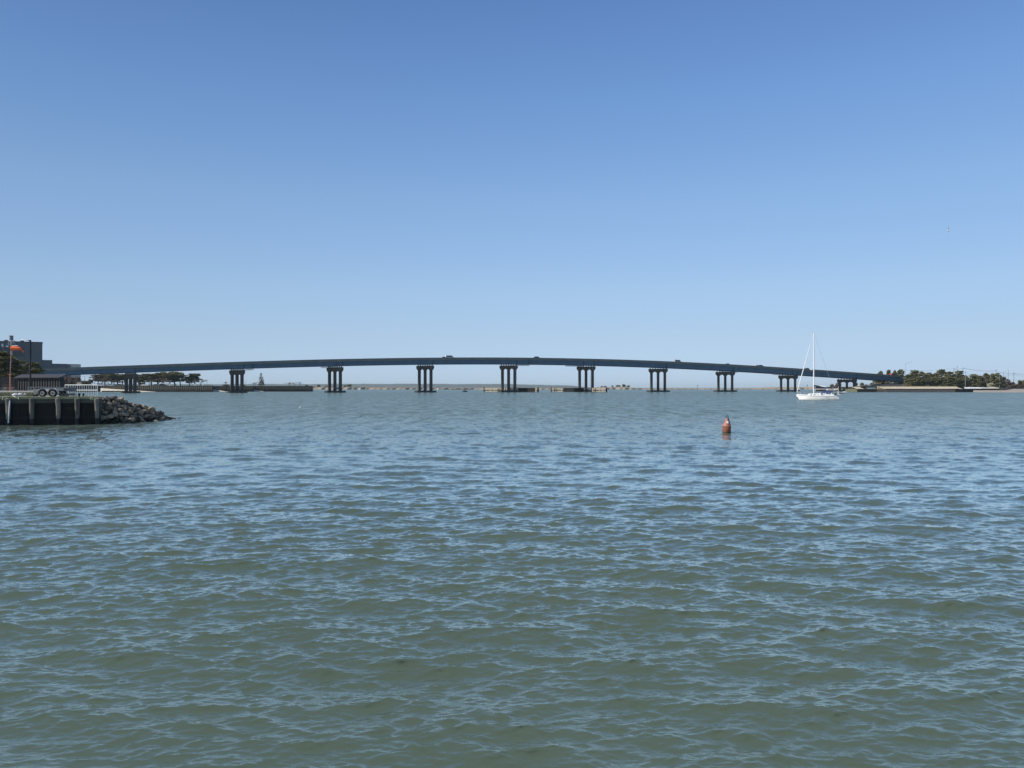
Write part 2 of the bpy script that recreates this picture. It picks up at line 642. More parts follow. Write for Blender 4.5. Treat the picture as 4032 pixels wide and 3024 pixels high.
def fbm(x, seed=0.0):
    return sum(math.sin(x * f_ + seed * 1.7 + f_ * 3.1) * a for f_, a in ((1, .4), (2.3, .3), (4.9, .22), (9.7, .15), (19.3, .1), (41.0, .07)))


def interp(x, pts):
    return float(np.interp(x, [p[0] for p in pts], [p[1] for p in pts]))


HILL_TOP = [(-400, 1512), (700, 1513), (1240, 1512.5), (1500, 1511.5), (2020, 1512.5), (2120, 1515), (2240, 1518), (2300, 1524), (2340, 1527)]


def far_wood():
    Y0 = 9000.0
    rnd = random.Random(3)
    n = 1500
    jag = [rnd.uniform(-1, 1) for _ in range(n * 6)]

    def xf(u, yy):
        px = -400 + u * 2740
        return gx(px, Y0) * (1 + (yy - Y0) / Y0 * 0.2), yy

    def zf(u, v, x, y):
        px = -400 + u * 2740
        top = EYE + (HOR - interp(px, HILL_TOP)) / F * Y0
        k = min(1.0, v * 2.6)
        i = int(u * (n - 1)) * 6 + int(v * 5)
        return max(-0.5, -0.5 + (top + 0.5) * (k ** 0.6) + (jag[i] * 2.2 + fbm(px * 0.02, 2) * 3.4) * k)
    o = grid_sheet('wooded_far_shore', xf, [Y0, Y0 + 30, Y0 + 90, Y0 + 180, Y0 + 320, Y0 + 500], zf, FAR_WOOD, n)
    o['kind'] = 'stuff'


far_wood()

# clear but slightly blue air: far things fade, near things do not
hz = MB().span((-16000, -120, -1.6), (16000, 16200, 60.0)).build('haze', None)
hz['kind'] = 'stuff'
hm = bpy.data.materials.new('haze')
hm.use_nodes = True
hm.node_tree.nodes.remove(hm.node_tree.nodes['Principled BSDF'])
pv = hm.node_tree.nodes.new('ShaderNodeVolumePrincipled')
pv.inputs['Color'].default_value = (0.74, 0.92, 0.98, 1)
pv.inputs['Density'].default_value = 6e-5
hm.node_tree.links.new(pv.outputs[0], hm.node_tree.nodes['Material Output'].inputs['Volume'])
hz.data.materials.append(hm)

MARSH_TOP = [(1000, 1522.5), (1232, 1523), (1440, 1524), (1490, 1526), (1900, 1527), (2330, 1527.5), (2348, 1525), (2445, 1523), (2500, 1526.5), (2560, 1528.8),
             (3100, 1529.2), (3140, 1526), (3160, 1524), (3360, 1523.5)]


def marsh():
    Y0 = 1260.0
    n = 1400
    rnd = random.Random(5)
    jit = [rnd.uniform(-1, 1) for _ in range(n * 12)]
    ys = [0, 1.5, 3, 7, 14, 25, 45, 80, 140, 220, 320]

    def xf(u, yy):
        px = 1000 + u * 2400
        front = Y0 + fbm(px * 0.006, 4) * 40
        return gx(px, front) + yy * 0.15, front + yy

    def zf(u, v, x, y):
        px = 1000 + u * 2400
        top = EYE + (HOR - interp(px, MARSH_TOP)) / F * Y0
        j = round(v * (len(ys) - 1))
        k = (0, 0.2, 0.45, 0.7, 0.85, 0.93, 1, 1, 1, 1, 1)[j]
        return -0.4 + (top + 0.4) * k + (jit[(int(u * (n - 1)) * 11 + j) % len(jit)] * 0.16 + fbm(px * 0.31, 1) * 0.1) * (k > 0.3)
    o = grid_sheet('salt_marsh', xf, ys, zf, REED, n)
    o['kind'] = 'structure'


marsh()

# ------------------------------------------------------------------ bridge
BX0, BSX, BSY, BY0 = -0.496, 0.1227, 0.0441, 428.0
E = Vector((BSX, BSY, 0)).normalized()                # along the bridge, towards the right
NA = Vector((-E.y, E.x, 0))                           # across, away from the camera
HALF = 6.3


def bl(t, q=0.0):
    p = Vector((BY0 * (BX0 + BSX * t), BY0 * (1 + BSY * t), 0)) + NA * q
    return p


def t_of_px(px, q):
    lo, hi = -3.0, 12.0
    for _ in range(50):
        m_ = (lo + hi) / 2
        p = bl(m_, q)
        if p.x / p.y * F + CX < px:
            lo = m_
        else:
            hi = m_
    return (lo + hi) / 2


def fit(pts, q, deg):
    ts, zs = [], []
    for px, py in pts:
        t = t_of_px(px, q)
        ts.append(t)
        zs.append(EYE + (HOR - py) / F * bl(t, q).y)
    return np.poly1d(np.polyfit(ts, zs, deg))


TOP = fit([(142, 1452), (500, 1439.5), (740, 1430.5), (1000, 1422.5), (1240, 1416), (1500, 1410.5), (1740, 1407.5), (2000, 1407.5), (2250, 1411), (2500, 1418),
           (2750, 1427.5), (3000, 1441), (3260, 1459), (3400, 1468.5), (3557, 1479)], -HALF, 4)
BOT = fit([(247, 1476), (480, 1468.5), (745, 1459), (1000, 1450.5), (1250, 1441.5), (1500, 1437), (1740, 1434), (2000, 1434), (2245, 1436.5), (2500, 1444),
           (2750, 1453.5), (3000, 1467.5), (3260, 1483), (3380, 1491.5), (3557, 1503)], -HALF + 0.8, 4)


def profile_run(t0, t1, n, ring):
    """Loft a closed section (list of (q, z-function)) along the bridge."""
    rings = []
    for i in range(n + 1):
        t = t0 + (t1 - t0) * i / n
        rings.append([tuple(bl(t, q)[:2]) + (zf(t),) for q, zf in ring])
    return MB().loft(rings)


def build_bridge():
    root = thing('bridge', 'long low arched road bridge with blue girders on three-column concrete piers', 'bridge')
    T0, T1 = -1.9, 10.03
    fas = 1.55
    for s in (-1, 1):
        q0, q1 = s * HALF, s * (HALF - 0.35)
        profile_run(T0, 11.3, 130, [(q0, lambda t: TOP(t) - fas), (q1, lambda t: TOP(t) - fas), (q1, lambda t: TOP(t)), (q0, lambda t: TOP(t))]).build('parapet', CONC, root)
    qi = HALF - 0.352
    profile_run(T0, 11.3, 130, [(-qi, lambda t: TOP(t) - 1.25), (qi, lambda t: TOP(t) - 1.25), (qi, lambda t: TOP(t) - 0.82), (-qi, lambda t: TOP(t) - 0.82)]).build('deck', ASPHALT, root)
    for k in range(6):
        q = -HALF + 0.85 + k * (2 * HALF - 1.7) / 5
        g = profile_run(T0, T1, 110, [(q - 0.04, lambda t: BOT(t) + 0.06), (q + 0.04, lambda t: BOT(t) + 0.06), (q + 0.04, lambda t: TOP(t) - 1.252), (q - 0.04, lambda t: TOP(t) - 1.252)]).build('girder', STEEL_BLUE, root)
        profile_run(T0, T1, 110, [(q - 0.26, lambda t: BOT(t)), (q + 0.26, lambda t: BOT(t)), (q + 0.26, lambda t: BOT(t) + 0.058), (q - 0.26, lambda t: BOT(t) + 0.058)]).build('flange', STEEL_DARK if k else STEEL_BLUE, g)
    # cross frames between the girders every seven metres
    mb = MB()
    for i in range(86):
        t = T0 + 0.1 + i * 0.138
        if t > T1 - 0.05:
            break
        mb.beam(tuple(bl(t, -HALF + 0.95)[:2]) + (BOT(t) + 0.5,), tuple(bl(t, HALF - 0.95)[:2]) + (BOT(t) + 0.5,), 0.15, 0.25)
    tag(mb.build('cross_frames', STEEL_DARK, root), kind='stuff')
    # web stiffeners and joint plates on the near girder
    for px in (961, 994, 1325, 1350, 1707, 2035, 2083, 2298, 2340, 2624, 2889, 2909, 3121, 3138, 3373, 532):
        t = t_of_px(px, -HALF + 0.8)
        p = bl(t, -HALF + 0.85 - 0.14)
        z0, z1 = BOT(t) + 0.07, TOP(t) - 1.56
        MB().box((p.x, p.y, (z0 + z1) / 2), (0.35, 0.16, z1 - z0), math.atan2(E.y, E.x)).build('stiffener', STEEL_DARK, root)
    # inspection catwalks hung under the girders
    for a, b in ((958, 998), (1266, 1330), (2036, 2085), (2230, 2300), (2836, 2905), (3048, 3118)):
        ta, tb = t_of_px(a, -HALF + 1), t_of_px(b, -HALF + 1)
        mb = MB()
        for q in (-HALF + 1.4, -HALF + 2.4):
            for dz in (-0.95, -0.45):
                mb.beam(tuple(bl(ta, q)[:2]) + (BOT(ta) + dz,), tuple(bl(tb, q)[:2]) + (BOT(tb) + dz,), 0.14)
        mb.beam(tuple(bl(ta, -HALF + 1.9)[:2]) + (BOT(ta) - 0.9,), tuple(bl(tb, -HALF + 1.9)[:2]) + (BOT(tb) - 0.9,), 1.0, 0.2)
        for i in range(7):
            t = ta + (tb - ta) * i / 6
            for q in (-HALF + 1.4, -HALF + 2.4):
                p = bl(t, q)
                mb.beam((p.x, p.y, BOT(t) - 1.0), (p.x, p.y, BOT(t) + 0.1), 0.12)
        mb.build('catwalk', STEEL_DARK, root)
    # piers, skewed to the channel
    PHI = R(50)
    S = Vector((math.sin(PHI), -math.cos(PHI), 0))          # along the pier, towards the camera side
    rz = math.atan2(S.y, S.x)
    cap_prof = [(-7.25, 0), (7.25, 0), (7.25, -1.5), (6.2, -2.75), (4.4, -2.75), (3.7, -2.1), (1.6, -2.1), (0.9, -2.75), (-0.9, -2.75), (-1.6, -2.1), (-3.7, -2.1), (-4.4, -2.75), (-6.2, -2.75), (-7.25, -1.5)]
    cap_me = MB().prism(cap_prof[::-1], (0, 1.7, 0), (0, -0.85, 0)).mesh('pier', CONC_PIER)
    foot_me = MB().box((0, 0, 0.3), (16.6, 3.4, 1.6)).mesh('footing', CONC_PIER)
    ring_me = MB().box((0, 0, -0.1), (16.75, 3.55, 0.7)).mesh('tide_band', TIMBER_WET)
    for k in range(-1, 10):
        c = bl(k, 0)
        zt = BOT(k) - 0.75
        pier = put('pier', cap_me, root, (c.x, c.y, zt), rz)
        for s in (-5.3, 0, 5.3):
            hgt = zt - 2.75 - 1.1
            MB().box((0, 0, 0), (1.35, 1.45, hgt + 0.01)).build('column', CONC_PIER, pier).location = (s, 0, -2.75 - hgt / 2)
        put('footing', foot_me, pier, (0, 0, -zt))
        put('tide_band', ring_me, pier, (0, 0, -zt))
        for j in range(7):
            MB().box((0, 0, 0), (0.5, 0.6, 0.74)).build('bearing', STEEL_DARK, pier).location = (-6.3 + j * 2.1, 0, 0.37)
    # access ladders on the channel piers
    for k, s in ((4, 6.2), (5, 3.4)):
        c = bl(k, 0)
        p = c + S * s + Vector((0.25, -1.2, 0))
        z0, z1 = (8.3, BOT(k) - 3.2) if k == 4 else (2.2, BOT(k) - 0.9)
        mb = MB()
        for d in (-0.28, 0.28):
            mb.beam((p.x + d, p.y, z0), (p.x + d, p.y, z1), 0.09)
        for i in range(int((z1 - z0) / 0.4)):
            mb.beam((p.x - 0.28, p.y, z0 + i * 0.4), (p.x + 0.28, p.y, z0 + i * 0.4), 0.06)
        mb.box((p.x, p.y, z0 if k == 4 else 10.2), (1.4, 0.9, 0.2))
        mb.build('ladder', GALV, root)
    # abutment: sloping concrete under the right end, then the approach fill
    ta, zg = 10.0, 3.35
    pts = []
    for t, z in ((9.25, zg - 0.4), (9.78, BOT(9.9) - 1.3), (10.6, BOT(9.9) - 1.3), (11.3, zg - 0.4)):
        pts.append([tuple(bl(t, q)[:2]) + (z if abs(q) < HALF + 2 else zg - 0.5,) for q in (-HALF - 5, -HALF, HALF, HALF + 5)])
    ab = MB()
    ab.loft(pts, closed=False, cap=False)
    a = ab.build('abutment_slope', CONC_PIER, root)
    for q in (-HALF - 0.5, HALF + 0.5):
        t0p, t1p = bl(9.22, q), bl(9.78, q)
        MB().beam((t0p.x, t0p.y, zg), (t1p.x, t1p.y, BOT(9.9) - 0.95), 0.9, 0.5).build('slope_kerb', TAN_CONC, root)
    p = bl(10.05, 0)
    MB().box((p.x, p.y, (BOT(10) + TOP(10) - 1.5) / 2 - 0.7), (1.0, 2 * HALF - 0.9, TOP(10) - BOT(10) - 0.4), math.atan2(E.y, E.x)).build('back_wall', CONC_PIER, root)
    return root


build_bridge()
ROADZ = lambda t: TOP(t) - 0.81

# ------------------------------------------------------------------ vehicles
def paint(name, c):
    return mat(name, c, 0.3, 0.05, 1.0, spec=0.5)


def make_vehicle(name, label, cat, kind, pnt, group):
    L, Wd = {'car': (4.6, 1.8), 'suv': (4.8, 1.95), 'van': (5.6, 2.1), 'pickup': (5.5, 1.95)}[kind]
    root = thing(name, label, cat, group=group)
    if kind == 'van':
        prof = [(-L / 2, .35), (L / 2, .35), (L / 2, .95), (L / 2 - .9, 1.15), (L / 2 - 1.5, 2.2), (-L / 2, 2.25)]
        win = [(L / 2 - 1.02, 1.2), (L / 2 - 1.55, 2.0), (-L / 2 + .4, 2.0), (-L / 2 + .4, 1.25)]
    elif kind == 'pickup':
        prof = [(-L / 2, .45), (L / 2, .45), (L / 2, 1.05), (L / 2 - 1.3, 1.15), (L / 2 - 1.9, 1.8), (L / 2 - 3.3, 1.8), (L / 2 - 3.45, 1.12), (-L / 2, 1.12)]
        win = [(L / 2 - 1.4, 1.18), (L / 2 - 1.93, 1.72), (L / 2 - 3.25, 1.72), (L / 2 - 3.38, 1.18)]
    else:
        hgt = 1.45 if kind == 'car' else 1.75
        b = .88 if kind == 'car' else 1.05
        prof = [(-L / 2, .3), (L / 2, .3), (L / 2, .7), (L / 2 - .25, b - .05), (L / 2 - 1.2, b), (L / 2 - 1.95, hgt), (-L / 2 + 1.0, hgt), (-L / 2 + .25, b + .05), (-L / 2, b)]
        win = [(L / 2 - 1.28, b + .03), (L / 2 - 1.98, hgt - .08), (-L / 2 + 1.02, hgt - .08), (-L / 2 + .42, b + .03)]
    MB().prism(prof, (0, Wd, 0), (0, -Wd / 2, 0)).build('body', pnt, root)
    MB().prism(win, (0, Wd + .03, 0), (0, -Wd / 2 - .015, 0)).build('window', GLASS, root)
    wm = MB()
    ring = [(0.33 * math.cos(a * math.pi / 6), 0.33 * math.sin(a * math.pi / 6)) for a in range(12)]
    wm.prism(ring, (0, .24, 0), (0, -.12, 0))
    me = wm.mesh('wheel', RUBBER)
    for x in (-L / 2 + .85, L / 2 - .9):
        for y in (-Wd / 2 + .08, Wd / 2 - .08):
            put('wheel', me, root, (x, y, .33))
    return root


P_WHITE, P_SILVER, P_DARK, P_RED, P_GREY, P_BLUE = paint('car_white', (.8, .8, .8)), paint('car_silver', (.45, .46, .48)), paint('car_black', (.02, .02, .022)), paint('car_red', (.5, .08, .05)), paint('car_grey', (.12, .125, .13)), paint('car_blue', (.05, .08, .18))
BR = math.atan2(E.y, E.x)
for px, kind, pnt, q, lab, nm in (
        (1750, 'car', P_WHITE, -3.5, 'low white car close behind the white van at the bridge crest', 'white_car'),
        (1771, 'van', P_WHITE, -3.5, 'white van near the top of the bridge left of the middle channel pier', 'white_van'),
        (2115, 'suv', P_DARK, -3.5, 'dark car crossing the bridge right of the middle channel pier', 'dark_car'),
        (2668, 'van', P_SILVER, -3.2, 'pale van on the bridge between the two piers left of the buoy', 'delivery_van'),
        (2866, 'car', P_GREY, -3.5, 'grey car heading down the bridge above the pier behind the buoy', 'grey_car'),
        (2981, 'car', P_SILVER, -3.5, 'silver car first of the pair descending the bridge left of the sailboat', 'silver_car'),
        (2996, 'suv', P_DARK, -3.5, 'black car second of the pair descending the bridge left of the sailboat', 'black_car'),
        (3178, 'suv', P_GREY, -3.4, 'grey car on the bridge between forestay and mast of the sailboat', 'grey_car'),
        (3517, 'van', P_RED, -3.0, 'red van at the right end of the bridge among pine tops', 'red_van'),
        (3528, 'car', P_SILVER, -3.0, 'silver car behind the red van at the right bridge end', 'silver_car')):
    t = t_of_px(px, q)
    v = make_vehicle(nm, lab, 'van' if kind == 'van' else 'truck' if kind == 'pickup' else 'car', kind, pnt, 'vehicles crossing the bridge')
    p = bl(t, q)
    v.location = (p.x, p.y, ROADZ(t))
    v.rotation_euler = (0, math.atan(-(TOP(t + .05) - TOP(t - .05)) / (0.1 * BY0 * 0.1304)), BR)

# ------------------------------------------------------------------ trees
def leaf_cloud(mb, c, r, n, size, rnd, up=0.5):
    """n leaf tufts (bent quads) spread through an ellipsoid."""
    for _ in range(n):
        while True:
            p = Vector((rnd.uniform(-1, 1), rnd.uniform(-1, 1), rnd.uniform(-1, 1)))
            if p.length < 1:
                break
        p = p * (0.55 + 0.45 * p.length)
        q = Vector((c[0] + p.x * r[0], c[1] + p.y * r[1], c[2] + p.z * r[2]))
        d = Vector((rnd.gauss(0, 1), rnd.gauss(0, 1), rnd.gauss(0, 1) * 0.5)).normalized()
        nrm = (Vector((rnd.gauss(0, 1), rnd.gauss(0, 1), rnd.gauss(0, 1))) + Vector((0, 0, up * 2))).normalized()
        s = d.cross(nrm)
        if s.length < 0.05:
            continue
        s = s.normalized() * size * rnd.uniform(0.5, 1.1)
        d = d * size * rnd.uniform(0.6, 1.2)
        k = nrm * size * 0.25
        mb.add([q - d, q + s - k, q + d, q - s - k], [(0, 1, 2, 3)])


def pine_meshes(seed, style, fol, leaf=0.5, dens=1.0):
    """Unit pine 10 m tall: returns (trunk mesh, crown mesh)."""
    rnd = random.Random(seed)
    tr, cr = MB(), MB()
    lean = rnd.uniform(-0.9, 0.9)
    pts = [(0, 0, -0.4), (lean * .25, rnd.uniform(-.2, .2), 3), (lean * .8, rnd.uniform(-.3, .3), 6.2), (lean, rnd.uniform(-.3, .3), 9.0)]
    tr.tube(pts, [.24, .19, .13, .05], 7)

    def on(z):
        return Vector((interp(z, [(p[2], p[0]) for p in pts]), interp(z, [(p[2], p[1]) for p in pts]), z))
    if style == 'umbrella':
        zs = [3.8 + rnd.uniform(-.6, .8), 4.7, 5.4, 6.2, 6.9, 7.6, 8.3, 8.9, 9.3]
    elif style == 'dense':
        zs = [1.3, 2.2, 3.0, 3.8, 4.6, 5.4, 6.2, 7.0, 7.8, 8.5, 9.2]
    else:
        zs = [0.9, 1.8, 2.6, 3.4, 4.2, 5.0, 5.8, 6.6, 7.3, 8.0, 8.6, 9.2, 9.6]
    for z in zs:
        if style == 'conifer':
            rad = 2.9 * (1 - z / 10.0) ** .9 + 0.1
            nb = 4 if z < 7 else 2
        elif style == 'dense':
            rad = 2.7 * math.sin(min(1, (10.6 - z) / 6.5) * math.pi / 2) * rnd.uniform(.75, 1.15)
            nb = 3
        else:
            rad = 2.9 * (1 - ((z - 6.8) / 4.2) ** 2) * rnd.uniform(.5, 1.25)
            nb = 2 if z < 6 else 3
        a0 = rnd.uniform(0, 6.28)
        for b in range(nb):
            a = a0 + b * 6.28 / nb + rnd.uniform(-.5, .5)
            rr = rad * rnd.uniform(.55, 1.0)
            base = on(max(0.8, z - (0.3 if style == 'conifer' else 0.7)))
            tip = Vector((base.x + math.cos(a) * rr, base.y + math.sin(a) * rr, z + rnd.uniform(-.2, .3)))
            tr.tube([base, (base + tip) / 2 + Vector((0, 0, .1)), tip], [.08, .055, .025], 5, cap=False)
            pr = (0.28 + .2 * rad if style == 'conifer' else rnd.uniform(.8, 1.25) * (0.7 + 0.3 * min(1, rad / 2)))
            leaf_cloud(cr, tip, (pr, pr, pr * rnd.uniform(.36, .5)), int(34 * dens), leaf if style != 'conifer' else .2 + .06 * rad, rnd)
            if rr > 1.6:
                leaf_cloud(cr, (base + tip) / 2, (pr * .8, pr * .8, pr * .35), int(16 * dens), leaf, rnd)
    leaf_cloud(cr, on(9.3) + Vector((0, 0, .2)), (.6, .6, .55) if style != 'conifer' else (.12, .12, .6), int(10 * dens), leaf, rnd)
    return tr.mesh('trunk', BARK, smooth='all'), cr.mesh('crown', fol, fix=False)


def bare_meshes(seed, m, spread=0.55, dens=1.0):
    """Unit leafless tree 10 m tall: stems and a haze of twigs."""
    rnd = random.Random(seed)
    tr, cr = MB(), MB()

    def grow(p, d, ln, r, lev):
        q = p + d * ln
        tr.tube([p, (p + q) / 2 + Vector((rnd.uniform(-.1, .1), rnd.uniform(-.1, .1), 0)) * ln * .3, q], [r, r * .85, r * .6], 5, cap=False)
        if lev == 0:
            for _ in range(int(9 * dens)):
                e = (d + Vector((rnd.gauss(0, .6), rnd.gauss(0, .6), rnd.gauss(0, .45)))).normalized() * rnd.uniform(.5, 1.3)
                s = e.cross(Vector((rnd.gauss(0, 1), rnd.gauss(0, 1), rnd.gauss(0, 1)))).normalized() * .045
                o = q - d * rnd.uniform(0, ln * .7)
                cr.add([o - s, o + s, o + e], [(0, 1, 2)])
            return
        for _ in range(3 if lev > 1 else 4):
            nd = (d + Vector((rnd.gauss(0, spread), rnd.gauss(0, spread), rnd.uniform(-.1, .35)))).normalized()
            grow(q if rnd.random() < .6 else p + d * ln * rnd.uniform(.5, .95), nd, ln * rnd.uniform(.55, .75), r * .55, lev - 1)
    for _ in range(2):
        grow(Vector((rnd.uniform(-.4, .4), rnd.uniform(-.4, .4), -.3)), Vector((rnd.uniform(-.25, .25), rnd.uniform(-.25, .25), 1)).normalized(), 3.6, .17, 3)
    return tr.mesh('trunk', m, smooth='all'), cr.mesh('crown', m, fix=False)


def shrub_meshes(seed, fol, leaf=0.12):
    """Unit shrub 1 m tall and about 1.2 m wide."""
    rnd = random.Random(seed)
    tr, cr = MB(), MB()
    for k in range(7):
        a = rnd.uniform(0, 6.28)
        rr = rnd.uniform(.1, .42)
        tip = Vector((math.cos(a) * rr, math.sin(a) * rr, rnd.uniform(.35, .8)))
        tr.tube([(0, 0, -.05), tip * .55, tip], [.03, .02, .01], 4, cap=False)
        leaf_cloud(cr, tip, (.26, .26, .22), 46, leaf, rnd, .2)
    leaf_cloud(cr, (0, 0, .3), (.5, .5, .3), 60, leaf, rnd, .2)
    return tr.mesh('stem', BARK), cr.mesh('foliage', fol, fix=False)


LIB = {
    'umbrella': [pine_meshes(20 + i, 'umbrella', PINE) for i in range(5)],
    'umbrella_brown': [pine_meshes(40 + i, 'umbrella', PINE_BROWN, dens=.8) for i in range(3)],
    'dense': [pine_meshes(60 + i, 'dense', PINE) for i in range(5)],
    'dense_brown': [pine_meshes(80 + i, 'dense', PINE_BROWN) for i in range(2)],
    'conifer': [pine_meshes(90 + i, 'conifer', PINE_BROWN, leaf=.4, dens=.6) for i in range(1)],
    'bare': [bare_meshes(100 + i, TWIG) for i in range(3)],
    'shrub': [shrub_meshes(110 + i, PINE) for i in range(3)],
    'shrub_twig': [shrub_meshes(120 + i, TWIG) for i in range(2)],
    'shrub_red': [shrub_meshes(130 + i, TWIG_RED) for i in range(2)],
}
_n = {}


def plant(style, px, pytop, wpx, Y, z0, label, group, name=None, cat=None):
    """Stand a plant at pixel column px, its top at row pytop, its crown wpx pixels wide, Y metres away on ground z0."""
    i = _n[style] = _n.get(style, -1) + 1
    tm, cm = LIB[style][i % len(LIB[style])]
    shrub = style.startswith('shrub')
    unit, uw = (1.0, 1.15) if shrub else (10.0, 5.6 if style != 'conifer' else 5.0)
    ztop = EYE + (HOR - pytop) / F * Y
    sz = max(0.3, (ztop - z0)) / unit
    sx = wpx / F * Y / uw
    if name is None:
        name = 'shrub' if shrub else {'bare': 'bare_tree', 'conifer': 'conifer_tree'}.get(style, 'pine_tree')
    o = thing(name, label, cat or ('shrub' if shrub else 'tree'), (gx(px, Y), Y, z0), random.Random(i * 31 + len(style)).uniform(0, 6.28), group)
    o.scale = (sx, sx, sz)
    put('stem' if shrub else 'trunk', tm, o)
    put('foliage' if shrub else 'crown', cm, o)
    return o


ORD = ['first', 'second', 'third', 'fourth', 'fifth', 'sixth', 'seventh', 'eighth', 'ninth', 'tenth', 'eleventh', 'twelfth', 'thirteenth', 'fourteenth', 'fifteenth', 'sixteenth', 'seventeenth', 'eighteenth']

# ------------------------------------------------------------------ left point: land, beach, bulkheads
PZ = 4.15


def land_prism(name, pts, ztop, zbot, m, kind='structure'):
    o = MB().prism([(p[0], p[1]) for p in pts], (0, 0, ztop - zbot), (0, 0, zbot), (1, 0, 0), (0, 1, 0)).build(name, m)
    o['kind'] = kind
    return o


def P2(px, Y):
    return (gx(px, Y), Y)


land_prism('point_ground', [P2(-500, 575), P2(240, 562), P2(400, 560.3), P2(838, 528.6), P2(839, 576), P2(1000, 576.6), P2(1001, 590.4), P2(1231.5, 591), P2(1228, 640), P2(1100, 820), P2(-500, 820)], PZ, -1.5, LAND)


def sheet_from_rows(name, rows, m, kind='structure', smooth=True):
    mb = MB()
    mb.loft(rows, closed=False, cap=False)
    o = mb.build(name, m, None, smooth)
    o['kind'] = kind
    return o


# sand: high against the wall at its left end, running out to the waterline on the right
rows = [[], [], []]
for i in range(15):
    px = 396 + i * 17.5
    zb = interp(px, [(396, 2.7), (545, 1.0), (640, -0.25)])
    Yw = np.interp(px, [400, 838], [560, 528.3]) - .1
    wv = fbm(i * .9) * .12
    rows[0].append(P2(px, Yw - 16 - 4 * math.sin(i * .5)) + (-0.35,))
    rows[1].append(P2(px, Yw - 6) + (zb * .55 + wv - .1,))
    rows[2].append(P2(px, Yw) + (zb,))
sheet_from_rows('beach', rows, SAND)
for x0, x1, Yw, z in ((839, 905, 575.6, 1.9), (1001, 1046, 589.6, 1.7)):
    sheet_from_rows('beach', [[P2(x0, Yw - 9) + (-.2,), P2((x0 + x1) / 2, Yw - 7) + (-.25,), P2(x1, Yw - 5) + (-.3,)], [P2(x0, Yw) + (z,), P2((x0 + x1) / 2, Yw) + (z * .45,), P2(x1, Yw) + (-.2,)]], SAND)


def bulkhead(a, b, ztop, pitch, label, up=TIMBER_OLIVE, pile=TIMBER_GREY, zmid=1.7):
    A, B = Vector((*a, 0)), Vector((*b, 0))
    L = (B - A).length
    d = (B - A).normalized()
    rz = math.atan2(d.y, d.x)
    root = thing('timber_bulkhead', label, 'bulkhead', A, rz, 'timber bulkheads round the point')
    MB().span((0, 0.02, zmid), (L, 0.28, ztop)).build('upper_wall', up, root)
    MB().span((0, 0, -1.2), (L, 0.3, zmid - .002)).build('tide_wall', TIMBER_WET, root)
    MB().span((-.1, -.28, ztop + .002), (L + .1, .4, ztop + .22)).build('cap_rail', TIMBER_OLIVE, root)
    MB().span((0, -.2, zmid + .3), (L, 0.018, zmid + .55)).build('wale', TIMBER_DARK, root)
    n = int(L / pitch)
    rnd = random.Random(int(L * 10))
    me = MB().tube([(0, 0, 0), (0, 0, 1)], [.17, .155], 7).mesh('pile', pile)
    lo = MB().tube([(0, 0, 0), (0, 0, 1)], [.18, .175], 7).mesh('pile_foot', TIMBER_WET)
    for i in range(n + 1):
        x = (i + .15 + rnd.uniform(-.08, .08)) * pitch
        if x > L:
            break
        zt = ztop + rnd.uniform(-.25, .3)
        zb = zmid + rnd.uniform(-.5, .25)
        p = put('pile', me, root, (x, -.4, zb), 0, (1, 1, zt - zb))
        put('pile_foot', lo, p, (0, 0, -(zb + 1) / (zt - zb)), 0, (1, 1, (zb + 1) / (zt - zb)))
    return root


bulkhead(P2(236, 561.5), P2(399, 559.8), 4.1, 2.4, 'dark timber wall seen through the white railing left of the sand beach', TIMBER_DARK, TIMBER_DARK, 2.8)
bulkhead(P2(400, 559.7), P2(838, 528.0), 4.25, 1.8, 'olive timber bulkhead running from the leftmost bridge pier to the first step in the shore')
bulkhead(P2(839, 575.4), P2(1000, 576.0), 4.0, 1.8, 'olive timber bulkhead set back behind the second bridge pier from the left')
bulkhead(P2(1001, 589.4), P2(1232, 590.4), 4.05, 1.7, 'olive timber bulkhead at the outer tip of the point below the lone conifer')
bw = MB()  # row of low dark blocks in front of the sand
for i in range(18):
    px = 404 + i * 6.0
    p = P2(px, 543 - i * .3)
    bw.box((p[0], p[1], .1), (1.1, .9, 1.35 + .15 * math.sin(i * 2.1)))
tag(bw.build('strip', TIMBER_DARK), 'low dark strip in front of the bright sand beside the leftmost bridge pier', 'strip')

# trees of the point
row = [(387, 1474, 42, 'umbrella_brown'), (412, 1472, 48, 'umbrella_brown'), (438, 1470, 50, 'umbrella_brown'), (462, 1472, 52, 'umbrella'), (484, 1473, 46, 'umbrella'),
       (547, 1474, 44, 'umbrella'), (572, 1477, 46, 'umbrella'), (598, 1471, 56, 'umbrella_brown'), (622, 1470, 52, 'umbrella'), (646, 1465, 54, 'umbrella'), (668, 1468, 46, 'umbrella'),
       (690, 1463, 56, 'umbrella'), (712, 1472, 46, 'umbrella'), (746, 1482, 42, 'umbrella'), (768, 1470, 50, 'umbrella')]
for i, (px, py, w, st) in enumerate(row):
    side = 'left of' if px < 500 else 'right of'
    j = i if px < 500 else i - 5
    look = 'brownish pine' if 'brown' in st else 'dark green pine'
    lab = '%s, %s from left in the row %s the leftmost bridge pier' % (look, ORD[j], side)
    plant(st, px, py, w * 1.2, 600 + (i * 37 % 23), PZ, lab, 'pines on the point under the bridge')
for px, py, w, lab in ((401, 1484, 34, 'bare brown tree under the leftmost pines over the sand'), (427, 1482, 38, 'bare brown tree in the middle of the pines over the sand'), (452, 1485, 34, 'bare brown tree beside the pier, under the pines over the sand'),
                       (588, 1486, 40, 'bare tree among the pine trunks right of the white pickup'), (628, 1484, 44, 'bare tree among the pine trunks left of the white canopy')):
    plant('bare', px, py, w, 592, PZ, lab, 'bare trees on the point')
